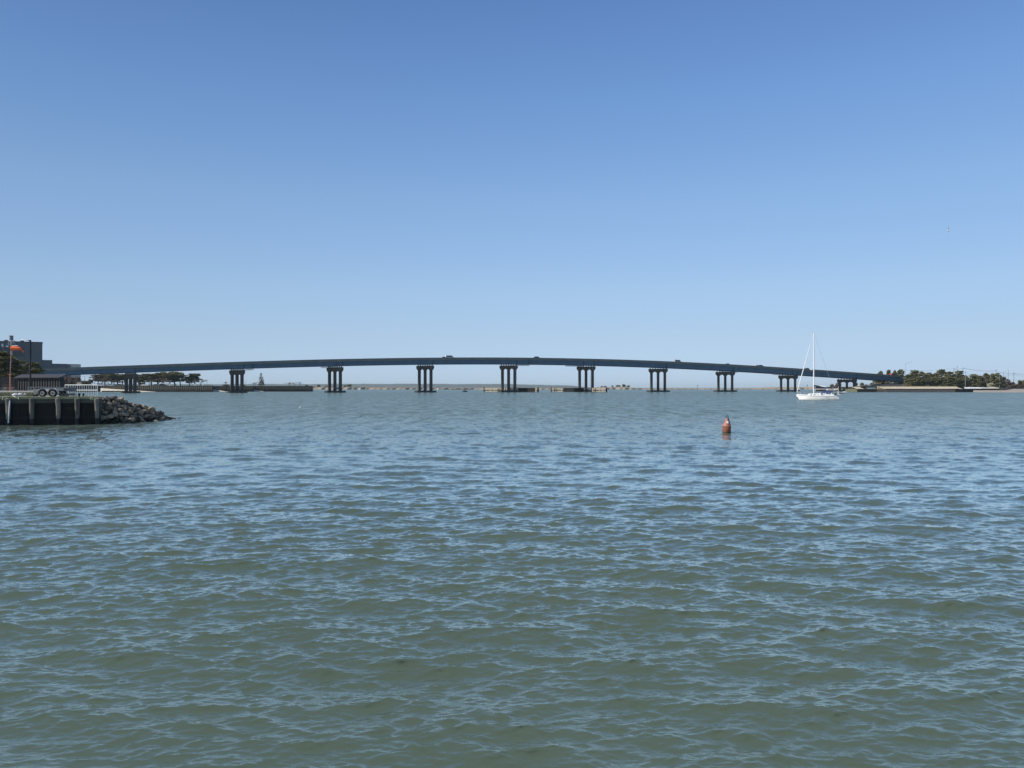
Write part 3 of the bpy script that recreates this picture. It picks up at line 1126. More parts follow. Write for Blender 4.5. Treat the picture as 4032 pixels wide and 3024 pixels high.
plant('bare', 789, 1484, 34, 598, PZ, 'leaning leafless tree at the right end of the pine row on the point', 'bare trees on the point')
plant('bare', 889, 1499, 18, 610, PZ, 'thin leafless tree above the dark shrub left of the second bridge pier', 'bare trees on the point')
plant('bare', 1001, 1502, 20, 612, PZ, 'leafless sapling just left of the lone conifer', 'bare trees on the point')
plant('bare', 1140, 1500, 26, 615, PZ, 'wide leafless tree left of the white pavilion', 'bare trees on the point')
plant('bare', 1160, 1503, 18, 625, PZ, 'low leafless tree directly behind the white pavilion', 'bare trees on the point')
plant('conifer', 1028, 1468, 27, 600, PZ, 'lone pointed conifer standing on the point right of the second bridge pier', None)
for px, py, w, st, lab in ((890, 1513, 30, 'shrub', 'dark round shrub on the bulkhead left of the second bridge pier'), (962, 1515, 10, 'shrub', 'small dark shrub against the right side of the second bridge pier'),
                           (1208, 1515, 14, 'shrub', 'dark shrub right of the white pavilion near the tip of the point'),
                           (255, 1482, 40, 'shrub_red', 'tall reddish bare shrub behind the right end of the dark shed'), (278, 1484, 40, 'shrub_red', 'reddish bare shrub between the two posts left of the round red sign'),
                           (302, 1483, 38, 'shrub_red', 'reddish bare shrub beside the round red sign post'), (350, 1493, 40, 'shrub_twig', 'grey twiggy shrub behind the white railing'),
                           (560, 1505, 28, 'shrub_twig', 'grey twiggy shrub right of the leftmost bridge pier'), (318, 1512, 30, 'shrub', 'low dark shrub under the brown hut left of the pines')):
    plant(st, px, py, w, 592, PZ, lab, 'shrubs on the point')

# cars and small things in the lot on the point
for px, kind, pnt, Y, rz, lab, nm, cat in (
        (315, 'car', P_WHITE, 588, .1, 'white car parked below the brown hut behind the white railing', 'parked_car', 'car'),
        (397, 'van', P_WHITE, 575, 0.0, 'white van parked above the right end of the white railing', 'parked_van', 'van'),
        (408, 'car', P_GREY, 584, .2, 'grey car parked right behind the white van above the railing', 'parked_car', 'car'),
        (437, 'suv', P_WHITE, 575, 0.1, 'white car parked above the middle of the sand beach', 'parked_car', 'car'),
        (453, 'car', P_DARK, 580, 0.0, 'black car parked right of the white one above the sand beach', 'parked_car', 'car'),
        (472, 'suv', P_GREY, 575, 0.0, 'dark grey car parked next to the leftmost bridge pier', 'parked_car', 'car'),
        (571, 'pickup', P_WHITE, 570, 3.1, 'white pickup parked right of the leftmost bridge pier', 'pickup_truck', 'truck'),
        (617, 'car', P_GREY, 580, 0.0, 'grey car parked among the pine trunks', 'parked_car', 'car'),
        (641, 'suv', P_DARK, 575, 0.0, 'black car parked just left of the white canopy', 'parked_car', 'car')):
    v = make_vehicle(nm, lab, cat, kind, pnt, 'vehicles parked on the point')
    v.location = (*P2(px, Y), PZ)
    v.rotation_euler = (0, 0, rz)


def pavilion(px, Y, w, d, h, roofm, label, name, flat=False):
    root = thing(name, label, 'shelter', (*P2(px, Y), PZ))
    me = MB().box((0, 0, h / 2), (.16, .16, h)).mesh('post', TIMBER_GREY)
    for x in (-w / 2 + .2, w / 2 - .2):
        for y in (-d / 2 + .2, d / 2 - .2):
            put('post', me, root, (x, y, 0))
    if flat:
        MB().box((0, 0, h + .25), (w, d, .5)).build('roof', roofm, root)
    else:
        MB().prism([(-w / 2 - .3, h), (w / 2 + .3, h), (w / 2 - .2, h + 1.3), (-w / 2 + .9, h + 1.3)], (0, d + .6, 0), (0, -d / 2 - .3, 0)).build('roof', roofm, root)
    return root


pavilion(1172, 600, 4.0, 4.0, 1.9, WHITE, 'small open pavilion with bright white roof near the tip of the point', 'pavilion')
pavilion(655, 575, 4.2, 3.0, 1.7, WHITE, 'flat white canopy on posts above the bulkhead among the pines', 'canopy', True)
hut = thing('hut', 'small brown hut behind the white railing left of the pines', 'hut', (*P2(316, 590), PZ))
MB().box((0, 0, 2.2), (3.6, 3, 2.6)).build('wall', TIMBER_TAN, hut)
MB().prism([(-2.1, 3.5), (2.1, 3.5), (0, 4.4)], (0, 3.4, 0), (0, -1.7, 0)).build('roof', TIMBER_DARK, hut)
for px in (-1.5, 1.5):
    MB().box((px, 0, .45), (.2, 2.4, .9)).build('leg', TIMBER_DARK, hut)
for k, (px, Y) in enumerate(((668, 541), (703, 538.5), (767, 534.5), (799, 532))):
    o = MB().box((0, 0, .55), (.95, .7, 1.1), 0, .85).build('utility_box', WHITE)
    o.location = (*P2(px, Y), PZ)
    tag(o, 'white utility box on the bulkhead edge, %s of four from the left' % ORD[k], 'utility box', 'white boxes along the bulkhead')


def lamp_pole(px, Y, z0, pytop, label, arms=2):
    zt = EYE + (HOR - pytop) / F * Y
    root = thing('lamp_post', label, 'lamp post', (*P2(px, Y), z0), 0, 'lamp posts and poles on the point')
    MB().tube([(0, 0, 0), (0, 0, zt - z0)], [.13, .08], 7).build('pole', GALV, root)
    for s in ((-1, 1) if arms == 2 else (1,)):
        MB().beam((0, 0, zt - z0 - .1), (s * .9, 0, zt - z0 + .1), .09).build('arm', GALV, root)
        MB().box((s * 1.0, 0, zt - z0 + .1), (.6, .3, .16)).build('lamp_head', GALV, root)
    return root


lamp_pole(815, 600, PZ, 1497, 'twin-arm lamp post between the pine row and the second bridge pier')
lamp_pole(967, 600, PZ, 1499, 'single-arm lamp post right of the second bridge pier', 1)
posts = []
for px, pyt, lab in ((271, 1479, 'dark pole behind the shed end, leftmost under the horizontal cable'), (334, 1483, 'dark pole right of the brown hut'), (373, 1472, 'tall dark pole left of the brownish pines')):
    zt = EYE + (HOR - pyt) / F * 570
    o = MB().tube([(0, 0, 0), (0, 0, zt - PZ)], [.16, .12], 7).build('pole', POLE_WOOD)
    o.location = (*P2(px, 570), PZ)
    tag(o, lab, 'pole', 'lamp posts and poles on the point')
sg = thing('sign_post', 'post with a round red sign behind the white railing', 'sign', (*P2(297, 570), PZ))
MB().tube([(0, 0, 0), (0, 0, 6.6)], .1, 7).build('post', POLE_WOOD, sg)
MB().prism([(.5 * math.cos(a * .5236), .5 * math.sin(a * .5236)) for a in range(12)], (0, .08, 0), (0, -.2, 7.0)).build('sign_face', mat('sign_red', (.16, .03, .025), .5, .1), sg)
c0, c1 = at(247, 1481, 570), at(372, 1480.5, 570)
tag(MB().tube([c0, (c0 + c1) / 2 - Vector((0, 0, .15)), c1], .07, 5).build('cable', STEEL_DARK), 'horizontal cable strung between the poles under the bridge at left', 'cable')

# ------------------------------------------------------------------ casino-like block far left
BLD = mat('dark_facade', (0.092, 0.10, 0.112), 0.6, 0.12, 0.12, stretch=(1, 1, .3))
BLD2 = mat('facade_edge', (0.055, 0.062, 0.072), 0.6, 0.1, .3)
CREAM = mat('cream_facade', (0.55, 0.51, 0.45), 0.8, 0.1, .3)
bd = thing('hotel_block', 'large stepped grey windowless building rising behind the bridge at far left', 'building', (*P2(167, 640), PZ), R(32))
SC, XS = 640 / F, 640 / F / 1.17


def bl_block(x0, x1, pyt, d, name, m, y0=0.0):
    zt = EYE + (HOR - pyt) * SC - PZ
    return MB().span((x0 * XS, y0, -1), (x1 * XS, y0 + d, zt)).build(name, m, bd)


w = bl_block(-420, 0, 1349.5, 40, 'wall', BLD)
zt0 = EYE + (HOR - 1349.5) * SC - PZ
MB().span((-420 * XS - .3, -.3, zt0 + .002), (.3, 40.3, zt0 + .6)).build('parapet', BLD2, w)
pan = MB().span((0, -.12, 0), (7.0, -.002, 7.4)).mesh('facade_panel', BLD)
for i in range(5):
    for j in range(4):
        put('facade_panel', pan, w, (-7.2 - i * 7.25 if i else -7.1, 0, zt0 - 8.2 - j * 7.6))
for py, h_ in ((1392, 1.2), (1401, .8), (1376, .5)):
    z = EYE + (HOR - py) * SC - PZ
    MB().span((-420 * XS, -1.6, z), (-72 * XS, -.002, z + h_)).build('ledge', BLD2, w)
for x0, x1, ya, yb in ((-157, -150, 1358, 1369), (-156, -150, 1373, 1377), (-141, -131, 1364, 1370)):
    MB().span((x0 * XS, -.5, EYE + (HOR - yb) * SC - PZ), (x1 * XS, -.13, EYE + (HOR - ya) * SC - PZ)).build('sign_panel', WHITE, w)
for x in (-141, -79):
    MB().lathe([(1.5, 0), (1.4, .7), (.8, 1.2)], 10, (x * XS, 3, zt0 + .6)).build('roof_vent', BLD2, w)
bl_block(0.01, 39, 1417, 38, 'wing', BLD, .6)
bl_block(39.01, 96, 1431, 36, 'wing', BLD, 1.2)
# the pale turned block at the right end
z2 = EYE + (HOR - 1431) * SC - PZ
cbk = MB().prism([(-6.2, 7.2), (-1.0, 0), (6.2, 4.6), (1.0, 11.8)], (0, 0, z2 + 1), (122 * XS, 3, -1), (1, 0, 0), (0, 1, 0)).build('tower', CREAM, bd)

# ------------------------------------------------------------------ timber fenders at the channel
def fender(k, side, s0, s1, dark, label):  # dark: run whose timbers are coloured as the bridge deck's shadow
    c = bl(k, 0)
    PHI = R(50)
    S = Vector((math.sin(PHI), -math.cos(PHI), 0))
    NRM = Vector((math.cos(PHI), math.sin(PHI), 0))
    o = c + NRM * (4.2 * side)
    root = thing('timber_fender', label, 'fender', o, math.atan2(S.y, S.x), 'timber fenders guarding the channel piers')
    L = s1 - s0
    me = MB().tube([(0, 0, -1), (0, 0, 3.0)], [.2, .18], 7).mesh('pile', TIMBER_DARK)
    rnd = random.Random(k)
    n = int(L / 2.3)
    for i in range(n + 1):
        put('pile', me, root, (s0 + L * i / n, .3, rnd.uniform(-.3, .25)))
    for j, z in enumerate((.25, .95, 1.65, 2.35)):
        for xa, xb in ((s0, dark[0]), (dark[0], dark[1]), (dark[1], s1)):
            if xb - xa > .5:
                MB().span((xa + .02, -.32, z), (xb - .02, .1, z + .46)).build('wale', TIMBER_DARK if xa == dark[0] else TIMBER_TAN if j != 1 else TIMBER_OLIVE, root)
    for i in range(int(L / 1.1)):
        if rnd.random() < .45:
            x = s0 + i * 1.1 + rnd.uniform(0, .5)
            z = rnd.uniform(2.2, 2.7)
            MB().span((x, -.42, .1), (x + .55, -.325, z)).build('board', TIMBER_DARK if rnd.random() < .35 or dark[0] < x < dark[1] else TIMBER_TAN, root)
    MB().span((dark[0], .12, .1), (dark[1], .25, 2.6)).build('backing_or_shade_sheet', TIMBER_DARK, root)  # dark sheet that paints the deck's shadow behind this run
    for x in (s0, s1):
        for d in (-.7, .7):
            MB().tube([(x, d, -1), (x + (.2 if x == s1 else -.2), d * .6, 3.2)], .24, 8).build('corner_pile', TIMBER_DARK, root)
    return root


fender(4, 1, -25, 21, (4.5, 19), 'timber fender wall with deck shade coloured into its right half round the middle channel pier')
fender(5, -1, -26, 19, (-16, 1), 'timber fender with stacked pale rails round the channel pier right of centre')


def skiff(px, Y, rz, m, label, L=4.6, console=None):
    root = thing('small_boat', label, 'boat', (*P2(px, Y), 0), rz)
    rings = []
    for u in (0, .15, .4, .7, .9, 1):
        b = .85 * math.sin(min(1, .35 + (1 - u) * .9) * math.pi / 2) if u < 1 else .06
        x = -L / 2 + L * u
        sh = .55 + .25 * u * u
        rings.append([(x, -b, sh), (x, -b * .75, -.1 + .25 * u ** 3), (x, b * .75, -.1 + .25 * u ** 3), (x, b, sh), (x, b * .86, sh - .04), (x, -b * .86, sh - .04)])
    MB().loft(rings).build('hull', m, root)
    if console:
        MB().box((-.3, 0, 1.0), (.7, .7, 1.0), 0, .8).build('console', console, root)
        MB().box((-.3, 0, 2.1), (1.7, 1.5, .09)).build('roof', console, root)
        for x in (-1.0, .4):
            for y in (-.6, .6):
                MB().beam((x, y, .5), (x, y, 2.06), .06).build('post', console, root)
    MB().box((-L / 2 - .15, 0, .7), (.35, .35, .9), 0, .7).build('outboard_motor', BLACK, root)
    return root


skiff(1832, 545, .9, P_DARK, 'small dark motorboat on the water left of the middle channel pier', 5, BLACK)
skiff(2370, 512, .15, WHITE_GEL, 'small white boat moored against the right channel fender', 5.2)
sgn = thing('channel_sign', 'white board on posts standing at the fender behind the small white boat', 'sign', (*P2(2365, 513.5), 0))
MB().box((0, 0, 1.75), (1.1, .08, 1.9)).build('board', WHITE, sgn)
for x in (-.4, .4):
    MB().beam((x, .1, -1), (x, .1, 2.8), .12).build('post', TIMBER_GREY, sgn)
for px, Y, lab in ((1418, 1150, 'white float on the water between the second and third piers left of centre'), (1725, 1150, 'white float on the water just left of the dark reef by the middle piers')):
    o = MB().lathe([(.3, -.4), (1.3, -.2), (1.5, .5), (1.2, 1.2), (.3, 1.5)], 12).build('float', WHITE, None, True)
    o.location = (*P2(px, Y), 0)
    tag(o, lab, 'float', 'white floats near the marsh')
rf = MB()
rnd = random.Random(8)
for i in range(70):
    px = 1738 + rnd.uniform(0, 122)
    Y = 1180 + rnd.uniform(-15, 15)
    s = rnd.uniform(.5, 1.6) * (1.6 if rnd.random() < .08 else 1)
    rf.lathe([(s, -.3), (s * .9, s * .35), (s * .4, s * .8)], 6, (*P2(px, Y), 0))
tag(rf.build('oyster_reef', mat('reef_brown', (.075, .05, .04), .9, .3)), 'low dark brown oyster reef strung along the marsh edge left of centre', 'reef', kind='stuff')

# shrubs on the marsh
for px, py, w, st, lab in ((1255, 1514, 20, 'shrub', 'dark shrub on the marsh just right of the timber point'), (1285, 1518, 16, 'shrub_twig', 'pale twiggy shrub left of the third bridge pier'),
                           (1358, 1516, 13, 'shrub', 'small dark shrub just right of the third bridge pier'), (1375, 1513, 22, 'shrub', 'broad dark shrub on the marsh right of the third bridge pier'),
                           (2369, 1520, 10, 'shrub', 'smaller of the two round dark shrubs on the knoll right of the channel'), (2382, 1519, 14, 'shrub', 'larger of the two round dark shrubs on the knoll right of the channel'),
                           (2411, 1517, 9, 'shrub_twig', 'thin pale shrub in the middle of the knoll'), (2434, 1516, 22, 'shrub', 'grey green shrub left of the tallest one on the knoll'),
                           (2457, 1513, 20, 'shrub', 'tallest shrub on the knoll right of the channel'), (2474, 1516, 14, 'shrub', 'low shrub at the right end of the knoll')):
    z0 = EYE + (HOR - interp(px, MARSH_TOP)) / F * 1260 - .4
    plant(st, px, py, w, 1330, z0, lab, 'shrubs on the marsh')
for px, py, lab in ((2747, 1521, 'tiny daymark on a stake over the marsh left of the buoy'), (3178, 1519, 'tiny daymark on a stake left of the sailboat mast')):
    Y = 1300
    zt = EYE + (HOR - py) / F * Y
    r_ = thing('daymark', lab, 'daymark', (*P2(px, Y), 1.0), 0, 'daymarks on the marsh')
    MB().beam((0, 0, -1), (0, 0, zt), .35).build('stake', STEEL_DARK, r_)
    MB().box((0, -.25, zt - .2), (1.5, .1, 1.4)).build('board', STEEL_DARK, r_)

# ------------------------------------------------------------------ right shore
RZ = 2.05
ry = 513.0
land_prism('shore_ground', [P2(3376, ry + .6), P2(3765, ry + .6), P2(3960, ry + 32), P2(4500, ry + 70), P2(4500, 900), P2(3340, 900), P2(3300, 640)], RZ, -1.5, LAND)
# paved slope behind the sheet piling, in slabs
for i, (x0, x1) in enumerate([(3378, 3404)] + [(3486 + k * 28, 3486 + k * 28 + 27.4) for k in range(11)]):
    o = MB().prism([(0, 0), (7.5, 1.25), (7.5, 1.05), (0, -.2)], (gx(x1, ry) - gx(x0, ry), 0, 0), (gx(x0, ry), ry + 1.0, RZ + .22), (0, 1, 0), (0, 0, 1)).build('paving_slab', TAN_CONC)
    tag(o, kind='structure')
rev = thing('shore_kerb', 'long low tan kerb along the top of the paved slope on the right shore', 'kerb', (0, 0, 0))
MB().span((gx(3480, ry), ry + 8.9, RZ), (gx(3800, ry), ry + 9.4, RZ + 1.95)).build('kerb_wall', TAN_CONC, rev)
SHELL = mat('white_shell_bank', (.78, .76, .72), .9, .12, .8)
for nm, x0, x1, m, z in (('shell_bank', 3797, 3868, SHELL, 1.3), ('sand_bank', 3869, 3962, SAND, 1.6)):
    rows = [[], [], []]
    for i in range(12):
        px = x0 + (x1 - x0) * i / 11
        Y = ry + 2 + max(0, (px - 3765)) * .16
        rows[0].append(P2(px, Y) + (RZ + .03,))
        rows[1].append(P2(px, Y + 3) + (RZ + z * .6 + fbm(i * 1.3) * .25,))
        rows[2].append(P2(px, Y + 8) + (RZ + z + fbm(i * 2.1) * .2,))
    sheet_from_rows(nm, rows, m)
# small gravel beach at the right edge
rows = [[], [], []]
for i in range(18):
    px = 3832 + i * 32
    rows[0].append(P2(px, 470 - i * .5 + fbm(i) * 3 + (30 if i == 0 else 0)) + (-.3,))
    rows[1].append(P2(px, 492 + fbm(i * 1.7) * 4 + (15 if i == 0 else 0)) + (.35,))
    rows[2].append(P2(px, 520 + i * 2.6) + (1.2 if i < 5 else 2.2,))
sheet_from_rows('beach', rows, mat('grey_beach', (.33, .29, .24), .95, .25, .3))
mound = [[], [], [], []]
for i in range(10):
    px = 3872 + i * 7
    hh = math.sin(min(1, (i + .6) / 5) * math.pi / 2) * (1 - max(0, i - 6) * .2)
    for j, (dy, k) in enumerate(((0, .1), (6, .6), (14, 1), (26, 1))):
        mound[j].append(P2(px, 548 + dy) + (RZ + .5 + 3.9 * hh * k,))
sheet_from_rows('grassy_mound', mound, mat('olive_grass', (.22, .21, .10), .95, .3, .6))

# sheet piling
sp = thing('sheet_pile_wall', 'long dark corrugated sheet pile wall at the waterline of the right shore', 'bulkhead', (gx(3485, ry), ry, 0))
Ls = gx(3766, ry) - gx(3485, ry)
mb = MB()
n = int(Ls / .9)
pts = []
for i in range(n):
    x = i * .9
    pts += [(x, 0), (x + .3, 0), (x + .45, -.3), (x + .75, -.3)]
pts.append((n * .9, 0))
mb.loft([[(x, y, -1.2) for x, y in pts], [(x, y, 1.85) for x, y in pts]], closed=False, cap=False)
tag(mb.build('corrugated_piling', mat('sheet_pile_grey', (.16, .15, .14), .7, .35, 1.2), sp), kind='stuff')
MB().span((-.2, -.45, 1.852), (Ls + .2, .5, 2.2)).build('cap_beam', TIMBER_DARK, sp)
MB().span((-.2, -.36, -.6), (Ls, -.31, .25)).build('tide_line', TIMBER_WET, sp)
dk = thing('dark_seawall', 'dark plain timber seawall continuing right of the corrugated sheet piling', 'bulkhead', (0, 0, 0))
for (xa, ya), (xb, yb) in (((3767, ry), (3850, ry + 14)), ((3850, ry + 14), (3962, ry + 32))):
    a, b = P2(xa, ya), P2(xb, yb)
    MB().beam((*a, .4), (*b, .4), .4, 3.4).build('wall_section', TIMBER_DARK, dk)
    MB().beam((*a, 2.22), (*b, 2.22), .7, .22).build('cap_rail', TIMBER_DARK, dk)
lf = thing('shaded_seawall', 'dark timber seawall in the shade under the right end of the bridge', 'bulkhead', (0, 0, 0))
MB().span((gx(3376, ry), ry, -1.2), (gx(3452, ry), ry + .5, 1.75)).build('wall_section', TIMBER_DARK, lf)
MB().span((gx(3376, ry), ry - .15, 1.752), (gx(3452, ry), ry + .6, 2.0)).build('cap_rail', TIMBER_DARK, lf)
me = MB().tube([(0, 0, -1), (0, 0, 2.0)], .16, 7).mesh('pile', POLE_WOOD)
MB().span((gx(3452.2, ry), ry + .3, -1.2), (gx(3484, ry), ry + .5, 1.7)).build('plank_wall', TIMBER_DARK, lf)
for i in range(8):
    put('pile', me, lf, (gx(3454 + i * 4.1, ry), ry + .1, 0))

# trees of the right shore
tr_list = [(3466, 1461, 34, 620, 'dense'), (3500, 1456, 26, 640, 'conifer2'), (3521, 1458, 26, 635, 'dense'), (3545, 1453, 38, 640, 'dense'), (3452, 1494, 46, 650, 'dense'), (3481, 1500, 34, 655, 'dense_brown')]
for i, (px, py, w, Y, st) in enumerate(tr_list):
    if i < 4:
        lab = 'pine top showing above the right end of the bridge deck, %s from the left' % ORD[i]
    else:
        lab = ('green pine under the right end of the bridge behind the last pier', 'brownish pine against the sloping abutment under the bridge')[i - 4]
    plant('dense' if st == 'conifer2' else st, px, py, w, Y, RZ, lab, 'pines round the right bridge end')
back = [(3578, 1474, 40), (3601, 1457, 46), (3628, 1463, 48), (3655, 1466, 46), (3681, 1469, 46), (3707, 1454, 48), (3735, 1463, 52), (3776, 1459, 46), (3803, 1479, 40), (3836, 1472, 46), (3856, 1478, 36), (3885, 1469, 34), (3909, 1470, 26), (3928, 1469, 42), (3947, 1483, 36)]
for i, (px, py, w) in enumerate(back):
    plant('dense' if i not in (4, 14) else 'dense_brown', px, py, w * 1.08, 575 + (i * 53 % 31), RZ, '%s pine from the left on the right shore skyline' % ORD[i], 'skyline pines of the right shore')
front = [(3590, 1489, 42, 'dense'), (3622, 1484, 46, 'dense'), (3650, 1490, 44, 'dense_brown'), (3682, 1486, 46, 'dense'), (3714, 1484, 46, 'dense'), (3744, 1482, 50, 'dense'), (3772, 1488, 42, 'dense'), (3800, 1490, 40, 'dense'), (3826, 1488, 44, 'dense'), (3850, 1493, 44, 'dense'), (3868, 1502, 38, 'dense_brown'), (3926, 1490, 40, 'dense'), (3944, 1498, 34, 'dense')]
for i, (px, py, w, st) in enumerate(front):
    plant(st, px, py, w * 1.1, 541 + (i * 29 % 13), RZ, '%s lower pine from left at the front of right shore wood' % ORD[i], 'front pines of the right shore')
for i, (px, py, w, st, lab) in enumerate(((3395, 1506, 18, 'shrub', 'dark shrub beside the last bridge pier on the right'), (3408, 1512, 20, 'shrub_twig', 'grey twiggy shrub right of the last bridge pier'), (3366, 1500, 26, 'shrub_twig', 'brownish bare shrub seen through the last bridge pier'), (3300, 1504, 26, 'shrub_twig', 'bare shrub behind the stern of the sailboat'), (3277, 1512, 18, 'shrub_twig', 'low bare shrub above the canopy of the sailboat'), (3570, 1506, 40, 'shrub_twig', 'pale twiggy shrub at the foot of the bridge abutment'),
                                          (3780, 1517, 40, 'shrub_red', 'low reddish shrub at the right end of the paved slope'), (3872, 1516, 26, 'shrub_twig', 'pale shrub at the foot of the grassy mound'), (3965, 1492, 30, 'shrub_twig', 'tall bare brown shrub right of the pine wood'), (3985, 1503, 36, 'shrub_red', 'bare brown shrub right of the tallest bare one on the right shore'), (4010, 1512, 40, 'shrub_twig', 'low bare shrub below the two dark evergreens at the right edge'), (4013, 1497, 18, 'shrub', 'round dark evergreen left of the pointed one at the right edge'), (4028, 1494, 22, 'shrub', 'dark evergreen cut by the right edge of the picture'), (3976, 1516, 44, 'shrub_twig', 'low pale brush above the beach near the right edge'))):
    plant(st, px, py, w, 660 if px < 3420 else 560, RZ if px > 3420 else 1.2, lab, 'shrubs of the right shore')
# the low bank the last pier stands on
land_prism('pier_bank', [P2(3215, 640), P2(3375.5, 615), P2(3420, 612), P2(3420, 700), P2(3215, 700)], 1.5, -1.5, mat('brown_bank', (.13, .105, .075), .95, .35, .3))
bulkhead(P2(3214, 639), P2(3376, 614), 3.4, 1.5, 'dark timber bulkhead behind the sailboat under the right bridge span', TIMBER_DARK, TIMBER_GREY, 1.4)

REEDS = MB()
rnd = random.Random(4)
for i in range(2600):
    px = rnd.uniform(3935, 4330)
    Y = rnd.uniform(525, 560) + (px - 3935) * .05
    x, y = P2(px, Y)
    h_ = rnd.uniform(.8, 1.9)
    dx = rnd.uniform(-.35, .35)
    REEDS.add([(x - .22, y, 1.2), (x + .22, y + .1, 1.2), (x + dx, y, 1.6 + h_)], [(0, 1, 2)])
tag(REEDS.build('dry_reeds', REED, None, False, False), kind='stuff')

# poles and wires of the right shore
def upole(px, pyt, Y, label, z0=RZ, arm=0.0, m=None, pyb=None, r=.16):
    zt = EYE + (HOR - pyt) / F * Y
    root = thing('utility_pole', label, 'pole', (*P2(px, Y), z0), 0, 'poles of the right shore')
    MB().tube([(0, 0, -.3), (0, 0, zt - z0)], [r, r * .7], 7).build('pole', m or POLE_WOOD, root)
    if arm:
        MB().box((0, -.15, zt - z0 - .6), (arm, .14, .16)).build('crossarm', m or POLE_WOOD, root)
    return root


UW = 640
for px, pyt, Y, lab, arm in ((3755, 1448.5, UW, 'thin left pole of the close pair above the wood', 0), (3760, 1448, UW + 2, 'thicker right pole of the close pair above the wood', 0), (3769, 1441, UW + 60, 'tallest faint pole just right of the close pair', 2.2),
                             (3792, 1447, UW, 'pole carrying the wires with crossarms right of the close pair', 2.6), (3922, 1454, UW, 'pole rising above the pines over the grassy mound', 1.6),
                             (3952, 1464, UW - 20, 'pole at the right end of the pine wood', 0), (3970, 1456, UW + 60, 'faint tall pole over the bare brown shrubs', 0), (3992, 1467, UW - 20, 'pole carrying the wires nearest the right edge', 2.0)):
    upole(px, pyt, Y, lab, arm=arm)
upole(3801, 1462, 532, 'pale pole standing in front of the pines by the white shell bank', m=GALV, arm=1.4)
upole(3936, 1478, 545, 'short pale pole in front of the pines right of the grassy mound', m=GALV)
lp = thing('highway_lamp', 'tall grey lamp post with a single arm at the right end of the bridge', 'lamp post', (*P2(3565, 634), RZ))
zt = EYE + (HOR - 1432) / F * 634 - RZ
MB().tube([(0, 0, 0), (0, 0, zt)], [.16, .09], 7).build('pole', GALV, lp)
MB().tube([(0, 0, zt - .3), (1.6, 0, zt + .7), (4.4, 0, zt + 1.3)], .07, 6).build('arm', GALV, lp)
MB().box((4.9, 0, zt + 1.35), (1.1, .4, .18)).build('lamp_head', GALV, lp)


def wire(pix, Y, label, sag=1.0, r=.045):
    pts = []
    for (xa, ya), (xb, yb) in zip(pix[:-1], pix[1:]):
        a, b = at(xa, ya, Y), at(xb, yb, Y)
        for i in range(8):
            u = i / 8
            pts.append(a.lerp(b, u) - Vector((0, 0, sag * 4 * u * (1 - u))))
    pts.append(at(*pix[-1], Y))
    tag(MB().tube(pts, r, 4).build('power_line', STEEL_DARK), label, 'wire', 'power lines of the right shore')


wire([(3560, 1459), (3755, 1449), (3792, 1448), (3922, 1459), (3992, 1469), (4120, 1470)], UW - .3, 'uppermost power line crossing the sky above the right shore wood')
wire([(3792, 1450), (3922, 1462), (3992, 1472), (4120, 1473)], UW - .6, 'second power line just below the uppermost one at right')
wire([(3801, 1466), (3850, 1474), (3922, 1478), (3992, 1476), (4120, 1484)], UW - .9, 'lower sagging power line right of the pale front pole')
wire([(3965, 1495.5), (3992, 1495), (4120, 1495)], UW - 21, 'lowest level power line near the right edge')

